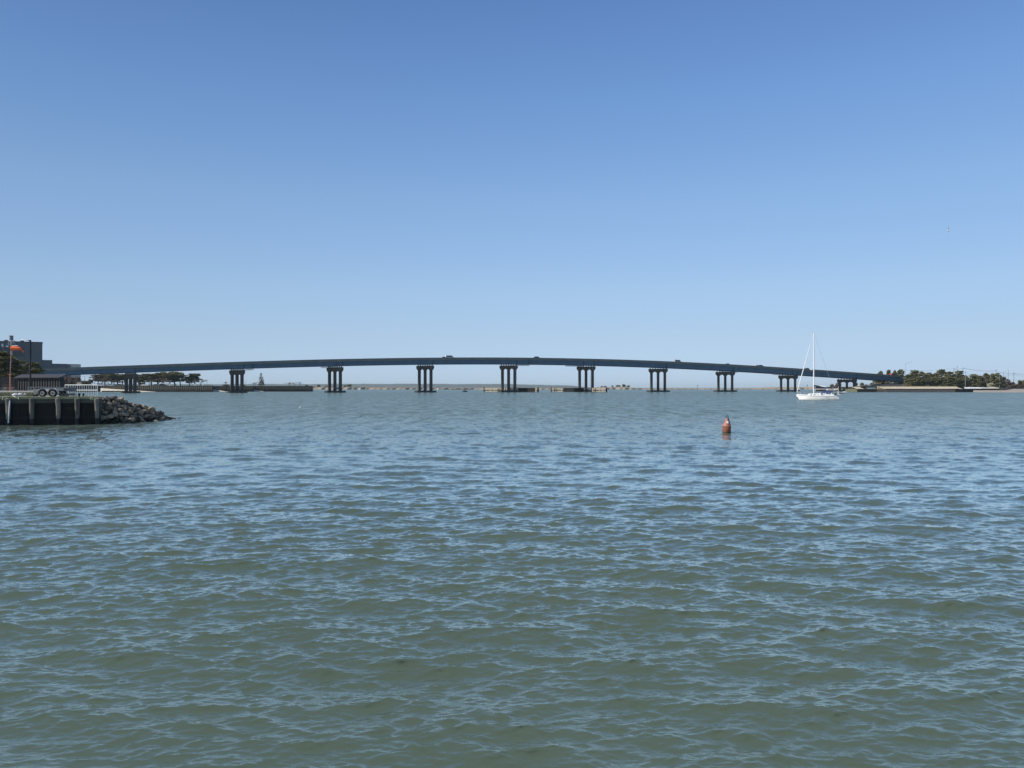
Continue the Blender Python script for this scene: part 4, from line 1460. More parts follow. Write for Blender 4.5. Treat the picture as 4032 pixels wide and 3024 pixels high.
# ------------------------------------------------------------------ sailboat
def build_sailboat():
    D = 197.0
    K = D / F / 1.074
    KZ = D / F
    cx = 3220
    root = thing('sailboat', 'white single masted sailing yacht at anchor with furled sails and blue canopy', 'sailboat', (gx(cx, D), D, 0), R(-25))

    def X(px):
        return (px - cx) * K

    def Z(py):
        return (1573 - py) * KZ
    # hull: stations along x from the bow (left) to the reverse transom
    st = [(3135.5, .03, 1.34, 1.15), (3140, .28, 1.31, .55), (3147, .62, 1.28, -.15), (3160, 1.05, 1.23, -.35), (3185, 1.55, 1.15, -.45), (3215, 1.75, 1.10, -.45), (3250, 1.70, 1.06, -.4), (3280, 1.5, 1.03, -.3), (3290, 1.4, 1.0, -.22)]
    rings = []
    for px, b, sh, kl in st:
        x = X(px)
        zw = max(kl, -.5)
        rings.append([(x, -b, sh), (x, -b * .97, sh * .45 + zw * .1), (x, -b * .72, zw * .5 + .05 if zw < 0 else zw + (sh - zw) * .3), (x, 0, zw), (x, b * .72, zw * .5 + .05 if zw < 0 else zw + (sh - zw) * .3), (x, b * .97, sh * .45 + zw * .1), (x, b, sh), (x, 0, sh + .05)])
    for px, b, sh, kl in ((3297, 1.3, .66, -.1), (3305, 1.2, .22, .0)):     # reverse transom with its swim step
        x = X(px)
        rings.append([(x, -b, sh), (x, -b * .96, sh * .6), (x, -b * .7, kl), (x, 0, kl - .02), (x, b * .7, kl), (x, b * .96, sh * .6), (x, b, sh), (x, 0, sh + .02)])
    hull = MB().loft(rings).build('hull', WHITE_GEL, root, smooth=True)
    stripe = mat('hull_stripe', (.16, .17, .19), .4, .1)
    for s in (-1, 1):
        mb = MB()
        prev = None
        for px, b, sh, kl in st[1:]:
            p = Vector((X(px), s * (b * .985 + .012), sh - .24))
            if prev is not None:
                mb.beam(prev, p, .02, .09)
            prev = p
        mb.build('stripe', stripe, hull)
    MB().loft([[tuple(Vector((X(px), s_ * (b * .74 + .03), .1)) + Vector((0, 0, dz)) for s_, dz in ((-1, 0), (-1, -.22), (1, -.22), (1, 0)))][0] for px, b, sh, kl in st[3:]]).build('boot_top', mat('boot_top', (.03, .045, .06), .5, .2), hull)
    # cabin trunk, cockpit coamings
    cab = MB()
    cr = []
    for px, b, h_ in ((3178, .5, .06), (3184, .8, .26), (3200, 1.02, .36), (3225, 1.1, .46), (3241, 1.1, .52), (3243, 1.0, .30)):
        cr.append([(X(px), -b, 1.08), (X(px), -b * .86, 1.1 + h_), (X(px), 0, 1.16 + h_), (X(px), b * .86, 1.1 + h_), (X(px), b, 1.08)])
    cab.loft(cr, closed=True)
    c = cab.build('cabin', WHITE_GEL, root, smooth=True)
    for px in (3193, 3208, 3224):
        for s in (-1, 1):
            MB().box((X(px), s * 1.0, 1.27), (.5, .1, .13)).build('porthole', GLASS, c)
    for s in (-1, 1):
        MB().span((X(3243), s * 1.2 - .14, 1.0), (X(3283), s * 1.2 + .14, 1.34)).build('coaming', WHITE_GEL, root)
    # rig
    mx, mt = X(3204), Z(1309.5)
    mast = MB().tube([(mx, 0, 1.2), (mx, 0, mt * .6), (mx, 0, mt)], [.13, .125, .09], 10).build('mast', WHITE, root, smooth=True)
    for py, w in ((1456, .95), (1382, .7)):
        for s in (-1, 1):
            MB().beam((mx, 0, Z(py)), (mx + .2, s * w, Z(py) + .06), .09, .05).build('spreader', ALU, mast)
    MB().lathe([(.05, -.1), (.26, -.08), (.28, .08), (.05, .12)], 12, (mx - .55, 0, Z(1456) + .05)).build('radar_dome', WHITE, mast)
    MB().beam((mx - .5, 0, Z(1456) - .05), (mx, 0, Z(1456) - .15), .08).build('radar_bracket', ALU, mast)
    MB().tube([(mx, 0, mt), (mx - .25, 0, mt + .35)], .02, 5).build('wind_vane', STEEL_DARK, mast)
    fs0, fs1 = Vector((X(3137), 0, 1.75)), Vector((mx - .08, 0, mt - .25))
    pts = [fs0.lerp(fs1, u) for u in (0, .04, .2, .5, .8, .83, 1)]
    MB().tube(pts, [.05, .1, .115, .1, .075, .03, .02], 8).build('furled_jib', WHITE, root, smooth=True)
    # wires
    wr = mat('rigging_wire', (.45, .47, .5), .4, .1, metal=.4)
    for s in (-1, 1):
        MB().tube([(mx + .1, s * 1.55, 1.1), (mx + .2, s * .95, Z(1456)), (mx + .2, s * .7, Z(1382)), (mx, 0, mt - .3)], .013, 4).build('shroud', wr, root)
        MB().tube([(X(3290), s * 1.1, 1.0), (mx, 0, mt - .1)], .012, 4).build('backstay', wr, root)
    # boom with the flaked mainsail under its cover
    bz = Z(1532)
    boom = MB().tube([(mx, 0, bz), (X(3271), 0, bz + .02)], .085, 8).build('boom', WHITE, root)
    navy = mat('navy_canvas', (.012, .016, .032), .85, .25, 3, bump=.2)
    cv = []
    for px, h_, w in ((3204.5, .95, .17), (3212, .9, .2), (3228, .68, .2), (3245, .46, .18), (3260, .3, .15), (3269, .18, .1)):
        x = X(px)
        cv.append([(x, -w * .6, bz + .1), (x, -w, bz + .1 + h_ * .4), (x, -w * .5, bz + .1 + h_), (x, w * .5, bz + .1 + h_), (x, w, bz + .1 + h_ * .4), (x, w * .6, bz + .1)])
    cov = MB().loft(cv).build('sail_cover', navy, boom, smooth=True)
    MB().loft([[(X(px), -w, bz + z0), (X(px), -w * .6, bz + z0 + h_), (X(px), w * .6, bz + z0 + h_), (X(px), w, bz + z0)] for px, z0, h_, w in ((3226, .76, .06, .05), (3233, .66, .22, .1), (3245, .5, .24, .1), (3256, .36, .12, .06))]).build('mainsail', WHITE, boom, smooth=True)
    MB().lathe([(.0, 0), (.11, 0), (.11, .02), (0, .02)], 12).build('cover_emblem', WHITE, cov).location = (X(3209.5), -.24, bz + .5)
    cov.children[0].rotation_euler = (R(90), 0, 0)
    # canvas: spray hood and bimini
    blue = mat('blue_canvas', (.022, .05, .16), .85, .3, 3, bump=.2)
    hood = []
    for px, h_, b in ((3233, 1.62, 1.0), (3238, 2.05, 1.05), (3246, 2.2, 1.05), (3251, 2.2, 1.0)):
        hood.append([(X(px), -b, 1.3), (X(px), -b * .95, h_ - .2), (X(px), -b * .6, h_), (X(px), b * .6, h_), (X(px), b * .95, h_ - .2), (X(px), b, 1.3)])
    MB().loft(hood, closed=False, cap=False).build('spray_hood', blue, root, smooth=True)
    MB().span((X(3254), -.02 - 1.2, 1.5), (X(3276), -1.16, 2.05)).build('weather_cloth', blue, root)
    MB().loft([[(X(px), -1.15, z), (X(px), -.6, z + .12), (X(px), .6, z + .12), (X(px), 1.15, z), (X(px), .6, z + .06), (X(px), -.6, z + .06)] for px, z in ((3248, 2.22), (3262, 2.32), (3280, 2.26))]).build('bimini', blue, root)
    sp = MB().box((X(3272), -.35, 2.66), (2.1, 1.3, .06)).build('solar_panel', WHITE, root)
    sp.rotation_euler = (R(14), 0, 0)
    sp.location = (0, 0.66, .08)
    MB().box((X(3272), -.35, 2.695), (1.5, .8, .02)).build('panel_cells', BLACK, sp)
    for px in (3256, 3284):
        for s in (-1, 1):
            MB().beam((X(px), s * 1.1, 1.1), (X(px), s * 1.05, 2.62), .045).build('frame_post', ALU, root)
    # rails
    for s in (-1, 1):
        rl = MB()
        stn = [(3141, .25), (3152, .72), (3168, 1.15), (3191, 1.5), (3216, 1.66), (3240, 1.64), (3264, 1.52), (3284, 1.36)]
        for px, b in stn:
            rl.beam((X(px), s * b, 1.1), (X(px), s * b, 1.85), .035)
        for (a, ba), (c_, bc) in zip(stn[:-1], stn[1:]):
            for z in (1.5, 1.84):
                rl.beam((X(a), s * ba, z + (.1 if a < 3150 else 0)), (X(c_), s * bc, z), .022)
        rl.build('guard_rail', ALU, root)
    MB().tube([(X(3152), -.72, 1.86), (X(3138), -.2, 1.95), (X(3135.5), 0, 1.98), (X(3138), .2, 1.95), (X(3152), .72, 1.86)], .03, 6).build('pulpit', ALU, root)
    MB().beam((X(3131), 0, 1.3), (X(3138), 0, 1.34), .22, .1).build('bow_roller', ALU, root)
    MB().tube([(X(3302), -.9, .5), (X(3301), -.9, 3.3)], .04, 6).build('aerial_pole', WHITE, root)
    MB().lathe([(.05, 0), (.16, .04), (.16, .34), (.05, .4)], 10, (X(3296), -.8, 2.45)).build('antenna_dome', WHITE, root)
    MB().tube([(X(3296), -.8, 1.0), (X(3296), -.8, 2.46)], .03, 6).build('antenna_post', ALU, root)
    for s in (-1, 1):
        MB().tube([(X(3286), s * 1.0, 1.0), (X(3292), s * 1.0, 1.95), (X(3304), s * 1.0, 2.05), (X(3313), s * 1.0, 1.75)], .045, 6).build('davit', ALU, root)
    MB().lathe([(.02, -.06), (.3, -.05), (.3, .05), (.02, .06)], 14).build('life_ring', WHITE, root).location = (X(3307), -1.0, 1.35)
    wh = MB().lathe([(.0, -.02), (.42, -.02), (.42, .02), (.0, .02)], 14).build('steering_wheel', BLACK, root)
    wh.location, wh.rotation_euler = (X(3278), 0, 1.75), (0, R(90), 0)
    rnd = random.Random(2)
    for px, z, m in ((3232, 1.5, WHITE), (3244, 1.45, WHITE), (3251, 1.5, WHITE), (3275, 1.5, WHITE), (3288, 1.35, BLACK), (3292, 1.55, BLACK)):
        MB().lathe([(.05, -.18), (.17, -.14), (.2, 0), (.15, .14), (.04, .18)], 9).build('deck_gear', m, root, smooth=True).location = (X(px), -1.25, z)
    # faint script on the quarter: too small to read in the photograph, three short dashes
    for px, w in ((3253, .12), (3258, .34), (3264, .26)):
        o = MB().box((0, 0, 0), (w, .012, .07)).build('name_lettering', stripe, hull)
        o.location = (X(px), -1.70, .52 + (.03 if px == 3258 else 0))
    # inflatable dinghy hanging from the davits: a thing of its own
    dg = thing('inflatable_dinghy', 'grey inflatable dinghy hanging from the stern davits of the white yacht', 'dinghy', (gx(3297, D), D - 2.9, .1), R(-25))
    tube = [(1.0, -1.0, 1.6), (.8, -.2, 1.62), (.5, .35, 1.66), (0, .55, 1.7), (-.5, .35, 1.66), (-.8, -.2, 1.62), (-1.0, -1.0, 1.6)]
    grey = mat('grey_inflatable', (.33, .36, .38), .5, .15, 3)
    MB().tube([(p[0] * .95 + .05, p[1] * .7, p[2] + p[0] * .22) for p in tube], .24, 9).build('tube', grey, dg, smooth=True)
    MB().box((0, -.1, 1.5), (1.7, .9, .08)).build('floor', BLACK, dg).rotation_euler = (0, R(-10), 0)
    MB().box((-.95, -.3, 1.55), (.3, .3, .7), 0, .8).build('outboard_motor', WHITE, dg)
    return root


build_sailboat()

# ------------------------------------------------------------------ nun buoy
def rust_red(name, top, low, z0, z1):
    """Faded red paint, rust low down and a green weed band at the waterline."""
    m = bpy.data.materials.new(name)
    m.use_nodes = True
    nt = m.node_tree
    N, Lk = nt.nodes.new, nt.links.new
    b = nt.nodes['Principled BSDF']
    tc = N('ShaderNodeTexCoord')
    n = N('ShaderNodeTexNoise')
    n.inputs['Scale'].default_value = 9
    n.inputs['Detail'].default_value = 6
    Lk(tc.outputs['Object'], n.inputs['Vector'])
    r = N('ShaderNodeValToRGB')
    r.color_ramp.elements[0].position, r.color_ramp.elements[1].position = .38, .66
    r.color_ramp.elements[0].color, r.color_ramp.elements[1].color = (*low, 1), (*top, 1)
    Lk(n.outputs[0], r.inputs[0])
    Lk(r.outputs[0], b.inputs['Base Color'])
    b.inputs['Roughness'].default_value = .55
    bp = N('ShaderNodeBump')
    bp.inputs['Strength'].default_value = .25
    bp.inputs['Distance'].default_value = .02
    Lk(n.outputs[0], bp.inputs['Height'])
    Lk(bp.outputs[0], b.inputs['Normal'])
    return m


BD = 51.2
buoy = thing('nun_buoy', 'rusty red cone topped channel buoy with a white patch floating on the water', 'buoy', (gx(2861, BD), BD, -.02), R(10))
buoy.rotation_euler = (0, R(1.5), R(10))
b_low = rust_red('buoy_rust', (.28, .075, .03), (.16, .038, .016), 0, 1)
b_up = rust_red('buoy_faded_red', (.45, .15, .095), (.30, .075, .045), 0, 1)
MB().lathe([(.27, .14), (.275, .17), (.275, .50), (.272, .515)], 28).build('body', b_low, buoy, smooth=True)
MB().lathe([(.272, -.5), (.276, .05), (.274, .139)], 28).build('weed_band', mat('buoy_weed', (.05, .045, .022), .8, .5, 8), buoy, smooth=True)
MB().lathe([(.272, .517), (.258, .55), (.058, 1.04), (.04, 1.06)], 28).build('cone', b_up, buoy, smooth=True)
MB().lathe([(.273, .5), (.287, .508), (.287, .535), (.262, .548)], 28).build('rim_band', mat('buoy_rim', (.52, .26, .20), .6, .25, 9), buoy, smooth=True)
lug = mat('buoy_lug', (.03, .02, .018), .6, .3)
MB().tube([(-.06, 0, 1.03), (-.085, 0, 1.12), (-.05, 0, 1.18), (0, 0, 1.2), (.05, 0, 1.18), (.085, 0, 1.12), (.075, 0, 1.03)], .022, 8).build('lifting_ring', lug, buoy, smooth=True)
MB().tube([(.03, .0, 1.05), (.11, 0, 1.0), (.285, 0, .5)], .02, 6).build('side_bar', lug, buoy)


def cone_patch(z0, z1, a0, a1, name, m, lift=.006):
    mb = MB()
    rows = []
    for j in range(4):
        z = z0 + (z1 - z0) * j / 3
        r_ = (.275 if z < .52 else .258 + (.058 - .258) * (z - .55) / .49) + lift
        rows.append([(r_ * math.cos(a0 + (a1 - a0) * i / 6), r_ * math.sin(a0 + (a1 - a0) * i / 6), z) for i in range(7)])
    inner = [[(x * .96, y * .96, z) for x, y, z in rw] for rw in rows]
    mb.loft(rows, closed=False, cap=False)
    mb.loft(inner, closed=False, cap=False)
    return mb.build(name, m, buoy)


cone_patch(.70, .86, R(238), R(284), 'reflective_patch', WHITE)
cone_patch(.93, 1.02, R(236), R(262), 'upper_patch', mat('faded_patch', (.62, .42, .38), .5, .15, 20))
num = mat('faded_number', (.36, .17, .11), .6, .2, 12)
for zc, rr in ((.405, .034), (.325, .044)):
    pts = []
    for i in range(13):
        a = 2 * math.pi * i / 12
        th = R(262) + rr * math.cos(a) / .279
        pts.append((.279 * math.cos(th), .279 * math.sin(th), zc + rr * math.sin(a)))
    MB().tube(pts, .011, 5, cap=False).build('faded_number', num, buoy)

# ------------------------------------------------------------------ birds
def gull(name, label, cat, loc, rz, flying, group):
    root = thing(name, label, cat, loc, rz, group)
    gw, gg = mat('gull_white', (.8, .8, .79), .7, .05, 5), mat('gull_grey', (.22, .24, .27), .7, .1, 5)
    MB().lathe([(.005, -.3), (.05, -.24), (.1, -.08), (.115, .05), (.08, .2), (.055, .25), (.06, .31), (.035, .36), (.008, .41)], 10).build('body', gw, root, smooth='all')
    b = root.children[0]
    b.rotation_euler = (0, R(90), 0)
    b.location = (0, 0, .0 if flying else .09)
    MB().box((.43, 0, .0 if flying else .09), (.07, .02, .02)).build('beak', mat('beak_yellow', (.5, .3, .05), .5, .1), root)
    for s in (-1, 1):
        if flying:
            w = MB().loft([[(.14, s * .08, .04), (-.1, s * .08, .04), (-.1, s * .08, .055)], [(.16, s * .38, .22), (-.06, s * .38, .22), (-.06, s * .38, .235)], [(.0, s * .72, .3), (-.08, s * .72, .3), (-.08, s * .72, .31)]])
        else:
            w = MB().loft([[(.15, s * .1, .1), (.0, s * .12, .16), (.0, s * .1, .06)], [(-.1, s * .1, .12), (-.12, s * .11, .15), (-.12, s * .09, .06)], [(-.36, s * .02, .13), (-.36, s * .03, .14), (-.36, s * .02, .12)]])
        w.build('wing', gw if flying and s > 0 else gg, root)
    return root


gp = at(3736, 907, 110)
g = gull('gull', 'lone gull flying in the blue sky above the right shore', 'bird', gp, R(200), True, None)
g.rotation_euler = (R(35), R(10), R(160))
g.scale = (.62,) * 3
for px, py, lab in ((950, 1607, 'white gull on the water, nearer the rock jetty of the two'), (1181, 1606, 'white gull on the water, farther from the rock jetty of the two')):
    Y = EYE * F / (py + 2 - HOR)
    o = gull('floating_gull', lab, 'bird', (gx(px, Y), Y, .03), R(60 if px < 1000 else 120), False, 'gulls resting on the water')
    o.scale = (.75, .75, 1.1)

# ------------------------------------------------------------------ dock, lower left
DZ = 2.3
A2, B2 = Vector((gx(-420, 60.0), 60.0, 0)), Vector((gx(393, 64.2), 64.2, 0))
DRZ = math.atan2(B2.y - A2.y, B2.x - A2.x)
dock = thing('dock', 'old timber dock front with grey piles and dark planks at lower left', 'dock', B2, DRZ)   # local x runs left as negative, y inland
LEN = (B2 - A2).length
GRASSY = mat('dock_grass', (.13, .135, .06), .95, .35, 1.2, c2=(.20, .19, .12))
QUAY = mat('dock_gravel', (.26, .25, .21), .95, .25, 1.5)
rnd = random.Random(12)
pl_me = [MB().box((0, 0, 0), (.245, .07, 3.1)).mesh('plank', m_) for m_ in (TIMBER_DARK, mat('tarred_plank', (.010, .010, .010), .8, .5, 1.5, stretch=(1, 1, .2)), mat('tarred_plank_brown', (.014, .012, .009), .8, .5, 1.5, stretch=(1, 1, .2)))]
for i in range(int(LEN / .255)):
    put('plank', rnd.choice(pl_me), dock, (-.14 - i * .255, .05 + rnd.uniform(-.012, .012), .45 + rnd.uniform(-.02, .02)))
MB().span((-LEN, .1, -1.2), (0, .4, 2.0)).build('backing_or_shade_sheet', TIMBER_WET, dock)
MB().span((-LEN, -.12, 2.11), (.12, .5, 2.3)).build('cap_plank', mat('lichen_cap', (.33, .31, .17), .9, .3, 2.5, stretch=(.3, 1, 1), bump=.3), dock)
MB().span((-LEN, -.07, 1.78), (0, .013, 2.10)).build('wale', mat('upper_wale', (.085, .08, .062), .85, .4, 1.2, stretch=(.3, 1, 1)), dock)
MB().span((-LEN, -.06, 1.22), (0, .012, 1.42)).build('wale', TIMBER_DARK, dock)
MB().span((-LEN, -.05, .5), (0, .011, .66)).build('wale', TIMBER_WET, dock)
me_p = []
for k in range(3):
    mb = MB()
    rr = random.Random(k + 70)
    mb.tube([(rr.uniform(-.02, .02), rr.uniform(-.02, .02), z) for z in (.25, .8, 1.4, 1.9, 2.12, 2.16)], [.115, .15, .16, .175, .18, .12], 12)
    me_p.append(mb.mesh('pile', TIMBER_GREY, smooth=True))
for k in range(3):
    me = me_p[k].copy()
    me.materials.clear()
    me.materials.append(mat('stained_pile', (.055, .05, .042), .9, .6, 2.5, stretch=(1, 1, .3), c2=(.20, .18, .15)))
    me_p.append(me)
ft = MB().tube([(0, 0, -1.2), (0, 0, .1), (0, 0, .5)], [.19, .17, .14], 12).mesh('pile_foot', TIMBER_WET, smooth=True)


def dock_x(px):
    u = (px - CX) / F
    # intersect the sight line with the dock front
    a, d = B2, Vector((math.cos(DRZ), math.sin(DRZ), 0))
    s = (u * a.y - a.x) / (d.x - u * d.y)
    return s


for i, px in enumerate((-150, -58, 36.5, 130, 232, 307, 384)):
    p = put('pile', me_p[i % 3 + (3 if i in (1, 3, 5) else 0)], dock, (dock_x(px), -.26, 0), i * 1.3, (1.12, 1.12, 1.0))
    put('pile_foot', ft, p)
x = dock_x(40.5)
MB().tube([(x + .1, -.47, 2.0), (x + .05, -.49, 1.2), (x, -.49, .2)], .045, 8).build('pvc_pipe', WHITE, dock, smooth=True)
MB().tube([(x + .0, -.45, 2.02), (x + .03, -.30, 2.05)], .03, 6).build('pipe_strap', BLACK, dock)
# rope
ropem = mat('yellow_white_rope', (.68, .66, .46), .9, .15, 20)


def dl(px, py, off=-.16):
    """Dock-local point on the plane just in front of the cap."""
    s = dock_x(px)
    w = B2 + Vector((math.cos(DRZ), math.sin(DRZ), 0)) * s
    return (s, off, EYE + (HOR - py) / F * w.y)


rp = [dl(*q) for q in ((28, 1561), (27, 1566), (24, 1572), (18, 1574), (12, 1574.5), (13, 1569), (15, 1563), (20, 1561.5), (27, 1561))]
rope = MB().tube(rp, .025, 6).build('mooring_rope', ropem)
rope.location, rope.rotation_euler = B2, (0, 0, DRZ)
tag(rope, 'small loop of pale rope hanging over the dock edge, left of the white pipe', 'rope', 'ropes on the dock edge')
rp = [dl(*q, off=o_) for q, o_ in (((33, 1562), -.1), ((40, 1560.5), .1), ((50, 1560), .15), ((58, 1561), -.05), ((63, 1564), -.16), ((70, 1568), -.17), ((77, 1573), -.17), ((75.5, 1567), -.17), ((74, 1562), -.14), ((77, 1559.5), .05), ((84, 1558.5), .25))]
rope = MB().tube(rp, .028, 6).build('mooring_rope', ropem)
rope.location, rope.rotation_euler = B2, (0, 0, DRZ)
tag(rope, 'long zigzag of pale rope draped over the dock edge right of the white pipe', 'rope', 'ropes on the dock edge')
rp = [dl(*q, off=-.15) for q in ((357, 1571), (358, 1567), (363, 1565.5), (368, 1568), (369, 1572), (364, 1573.5), (358, 1572.5))]
rope = MB().tube(rp, .022, 6).build('mooring_rope', ropem)
rope.location, rope.rotation_euler = B2, (0, 0, DRZ)
tag(rope, 'ring of pale rope hung on the cap near the right end of the dock', 'rope', 'ropes on the dock edge')

# ground behind the dock
dn = Vector((-math.sin(DRZ), math.cos(DRZ), 0))
g0, g1 = B2 + dn * .5, A2 + dn * .5
land_prism('dock_ground', [(g1.x - 10, g1.y - 3), (g0.x, g0.y), P2(386, 66.8), P2(288, 73.5), P2(262, 100), P2(250, 142), P2(246, 260), P2(-900, 260), P2(-1200, 60)], DZ - .03, -1.5, QUAY)
gm = MB()
rnd = random.Random(6)
for i in range(9000):
    d_ = rnd.uniform(66.5, 118)
    px = rnd.uniform(-160, 150 if d_ < 80 else 235)
    x, y = P2(px, d_)
    h_ = rnd.uniform(.04, .14)
    a = rnd.uniform(0, 6.28)
    w = .035
    gm.add([(x - w * math.cos(a), y - w * math.sin(a), DZ - .03), (x + w * math.cos(a), y + w * math.sin(a), DZ - .03), (x + rnd.uniform(-.05, .05), y + rnd.uniform(-.05, .05), DZ - .03 + h_)], [(0, 1, 2)])
tag(gm.build('grass', GRASSY, None, False, False), kind='stuff')
lawn = MB().prism([P2(-700, 67), P2(150, 67.5), P2(232, 84), P2(235, 112), P2(-700, 112)], (0, 0, .012), (0, 0, DZ - .026), (1, 0, 0), (0, 1, 0)).build('grass_strip', GRASSY)
lawn['kind'] = 'structure'
kb = MB().beam((*P2(-500, 122), DZ + .02), (*P2(150, 118), DZ + .02), .5, .5).build('kerb', mat('quay_kerb', (.42, .41, .38), .9, .15, 2))
kb['kind'] = 'structure'

# white railing
ra, rb = Vector((*P2(256, 68.6), DZ)), Vector((*P2(384, 66.4), DZ))
rl = thing('white_railing', 'white metal railing with upright bars at the right end of the dock', 'railing', ra, math.atan2(rb.y - ra.y, rb.x - ra.x))
RL = (rb - ra).length
BARS = mat('railing_white', (.74, .77, .74), .5, .1, 6)
for z in (.98, .52):
    MB().tube([(0 if z > .6 else .55, 0, z), (RL, 0, z)], .03, 8).build('rail', BARS, rl)
bar = MB().tube([(0, 0, 0), (0, 0, .97)], .021, 6).mesh('baluster', BARS)
for i in range(13):
    put('baluster', bar, rl, (.52 + i * (RL - .55) / 12.6, 0, 0))
pst = MB().tube([(0, 0, -.02), (0, 0, 1.0)], .028, 8).mesh('post', BARS)
for x in (0.02, .52, RL):
    put('post', pst, rl, (x, 0, 0))
for px, lab in ((312, 'left of two small black bollards at the foot of the white railing'), (328, 'right of two small black bollards at the foot of the white railing')):
    o = MB().lathe([(.1, 0), (.08, .03), (.075, .2), (.11, .24), (.09, .28), (.02, .29)], 12).build('bollard', BLACK, None, True)
    o.location = (*P2(px, 66.0), DZ - .03)
    tag(o, lab, 'bollard', 'black bollards below the railing')

# flatbed trailer
TD = 65.8
tl = thing('flatbed_trailer', 'grey two axle flatbed trailer with silver mudguard parked on the dock', 'trailer', (gx(207, TD), TD, DZ - .03), R(4))
TK = TD / F


def tx(px):
    return (px - 207) * TK


def wheel(x, y):
    t = MB().lathe([(.18, -.1), (.28, -.1), (.305, -.07), (.305, .07), (.28, .1), (.18, .1)], 20).build('tyre', RUBBER, tl, smooth=True)
    t.location, t.rotation_euler = (x, y, .3), (R(90), 0, 0)
    r_ = MB().lathe([(.0, -.112), (.185, -.108), (.19, .104), (.165, .116), (.13, .106), (.0, .108)], 16).build('rim', mat('rim_grey', (.34, .34, .33), .5, .2, 8), t, smooth=True)
    hb = MB().lathe([(.065, .1), (.055, .135), (.0, .14)], 10).build('hub', BLACK, t)


for x in (tx(188), tx(227.5)):
    for y in (-.75, .75):
        wheel(x, y)
arch = []
for a in range(0, 7):
    arch.append((tx(188) - .42 * math.cos(R(a * 15)), .3 + .40 * math.sin(R(a * 15))))
arch += [(tx(207), .70)]
arch += [(tx(227.5) + .42 * math.sin(R(a * 15)), .3 + .40 * math.cos(R(a * 15))) for a in range(0, 7)]
for y in (-.75, .75):
    mb = MB()
    mb.loft([[(x, y - .14, z), (x, y + .14, z), (x, y + .14, z - .025), (x, y - .14, z - .025)] for x, z in arch])
    mb.prism([(tx(197), .69), (tx(218), .69), (tx(209.5), .46), (tx(206), .46)], (0, .02, 0), (0, y - .13, 0))
    mb.build('mudguard', mat('mudguard_silver', (.66, .66, .65), .4, .08, 4), tl)
for y in (-.62, .62):
    MB().span((tx(150), y - .04, .52), (tx(284), y + .04, .62)).build('side_rail', GALV, tl)
bdm = MB().box((0, 0, 0), (.145, 1.3, .035)).mesh('deck_board', TIMBER_GREY)
for i in range(19):
    put('deck_board', bdm, tl, (tx(151) + .08 + i * .151, 0, .64))
for px in (129, 140, 151):
    MB().beam((tx(px), -.6, .5), (tx(px), -.6, .82), .04).build('stake', GALV, tl)
MB().beam((tx(127), -.6, .82), (tx(283), -.6, .80), .035).build('top_rail', GALV, tl)
MB().beam((tx(127), -.6, .56), (tx(151), -.6, .57), .05).build('front_rail', GALV, tl)
MB().beam((tx(127), 0, .45), (tx(152), .5, .55), .07).build('tongue', GALV, tl)
MB().beam((tx(127), 0, .45), (tx(152), -.5, .55), .07).build('tongue', GALV, tl)
MB().span((tx(149), -.72, .05), (tx(164), -.4, .2)).build('battery_box', BLACK, tl)
MB().tube([(tx(153), -.55, 0), (tx(153), -.55, .5)], .03, 6).build('jack', GALV, tl)
MB().span((tx(262), -.66, .48), (tx(284), .6, .78)).build('tail_box', mat('trailer_grey', (.11, .115, .12), .6, .25, 4), tl)
MB().span((tx(266), -.68, .56), (tx(278), -.665, .66)).build('tail_lamp', BLACK, tl)
rnd = random.Random(31)
palem = mat('pale_scrap_timber', (.50, .45, .38), .9, .25, 4)
tp = thing('timber_pile', 'heap of pale scrap timber on the dock right of the trailer wheels', 'timber pile', (gx(268, 66.2), 66.2, DZ - .03))
for i in range(22):
    c_ = (rnd.uniform(-.42, .42), rnd.uniform(-.3, .3), .04 + (i // 8) * .09)
    a = rnd.uniform(-.5, .5)
    MB().beam((c_[0] - .3 * math.cos(a), c_[1] - .3 * math.sin(a), c_[2]), (c_[0] + .3 * math.cos(a), c_[1] + .3 * math.sin(a), c_[2] + rnd.uniform(-.03, .12)), .09, .05).build('plank', palem, tp)
for px, py, s, lab in ((60, 1556, .55, 'white sack on the grass above the zigzag rope'), (80, 1554, .42, 'larger white bundle on the grass right of the rope'), (100, 1554, .3, 'small white bundle on the grass halfway to the trailer'), (140, 1555, .25, 'white bundle on the grass left of the trailer')):
    Y = (EYE - DZ) * F / (py + 2 - HOR)
    o = MB().lathe([(s * .3, 0), (s * .55, .05), (s * .5, .2), (s * .2, .28)], 9).build('bundle', palem if s < .4 else WHITE, None, True)
    o.location = (*P2(px, Y), DZ - .02)
    o.scale = (1, .7, .8)
    tag(o, lab, 'bundle', 'pale bundles on the dock grass')

# dark board shed
sa, sb = Vector((*P2(66, 150), DZ - .03)), Vector((*P2(238, 146), DZ - .03))
shed = thing('storage_shed', 'long dark panelled shed with sloping grey roof behind the trailer', 'shed', sa, math.atan2(sb.y - sa.y, sb.x - sa.x))
SL = (sb - sa).length
PANEL = mat('shed_panel', (.036, .037, .042), .7, .25, .8, stretch=(1, 1, .2))
SH = 2.75
MB().span((0, .12, 0), (SL - .1, .9, SH)).build('inner_wall', BLACK, shed)
n = 17
pw = SL / n
pm = MB().box((0, 0, SH / 2), (pw * .66, .06, SH)).mesh('panel', PANEL)
pp = MB().box((0, 0, SH / 2 + .08), (.10, .14, SH + .16)).mesh('post', BLACK)
for i in range(n):
    put('panel', pm, shed, ((i + .5) * pw, .04, 0))
for i in range(n + 1):
    put('post', pp, shed, (min(max(i * pw, .05), SL - .05), -.02, 0))
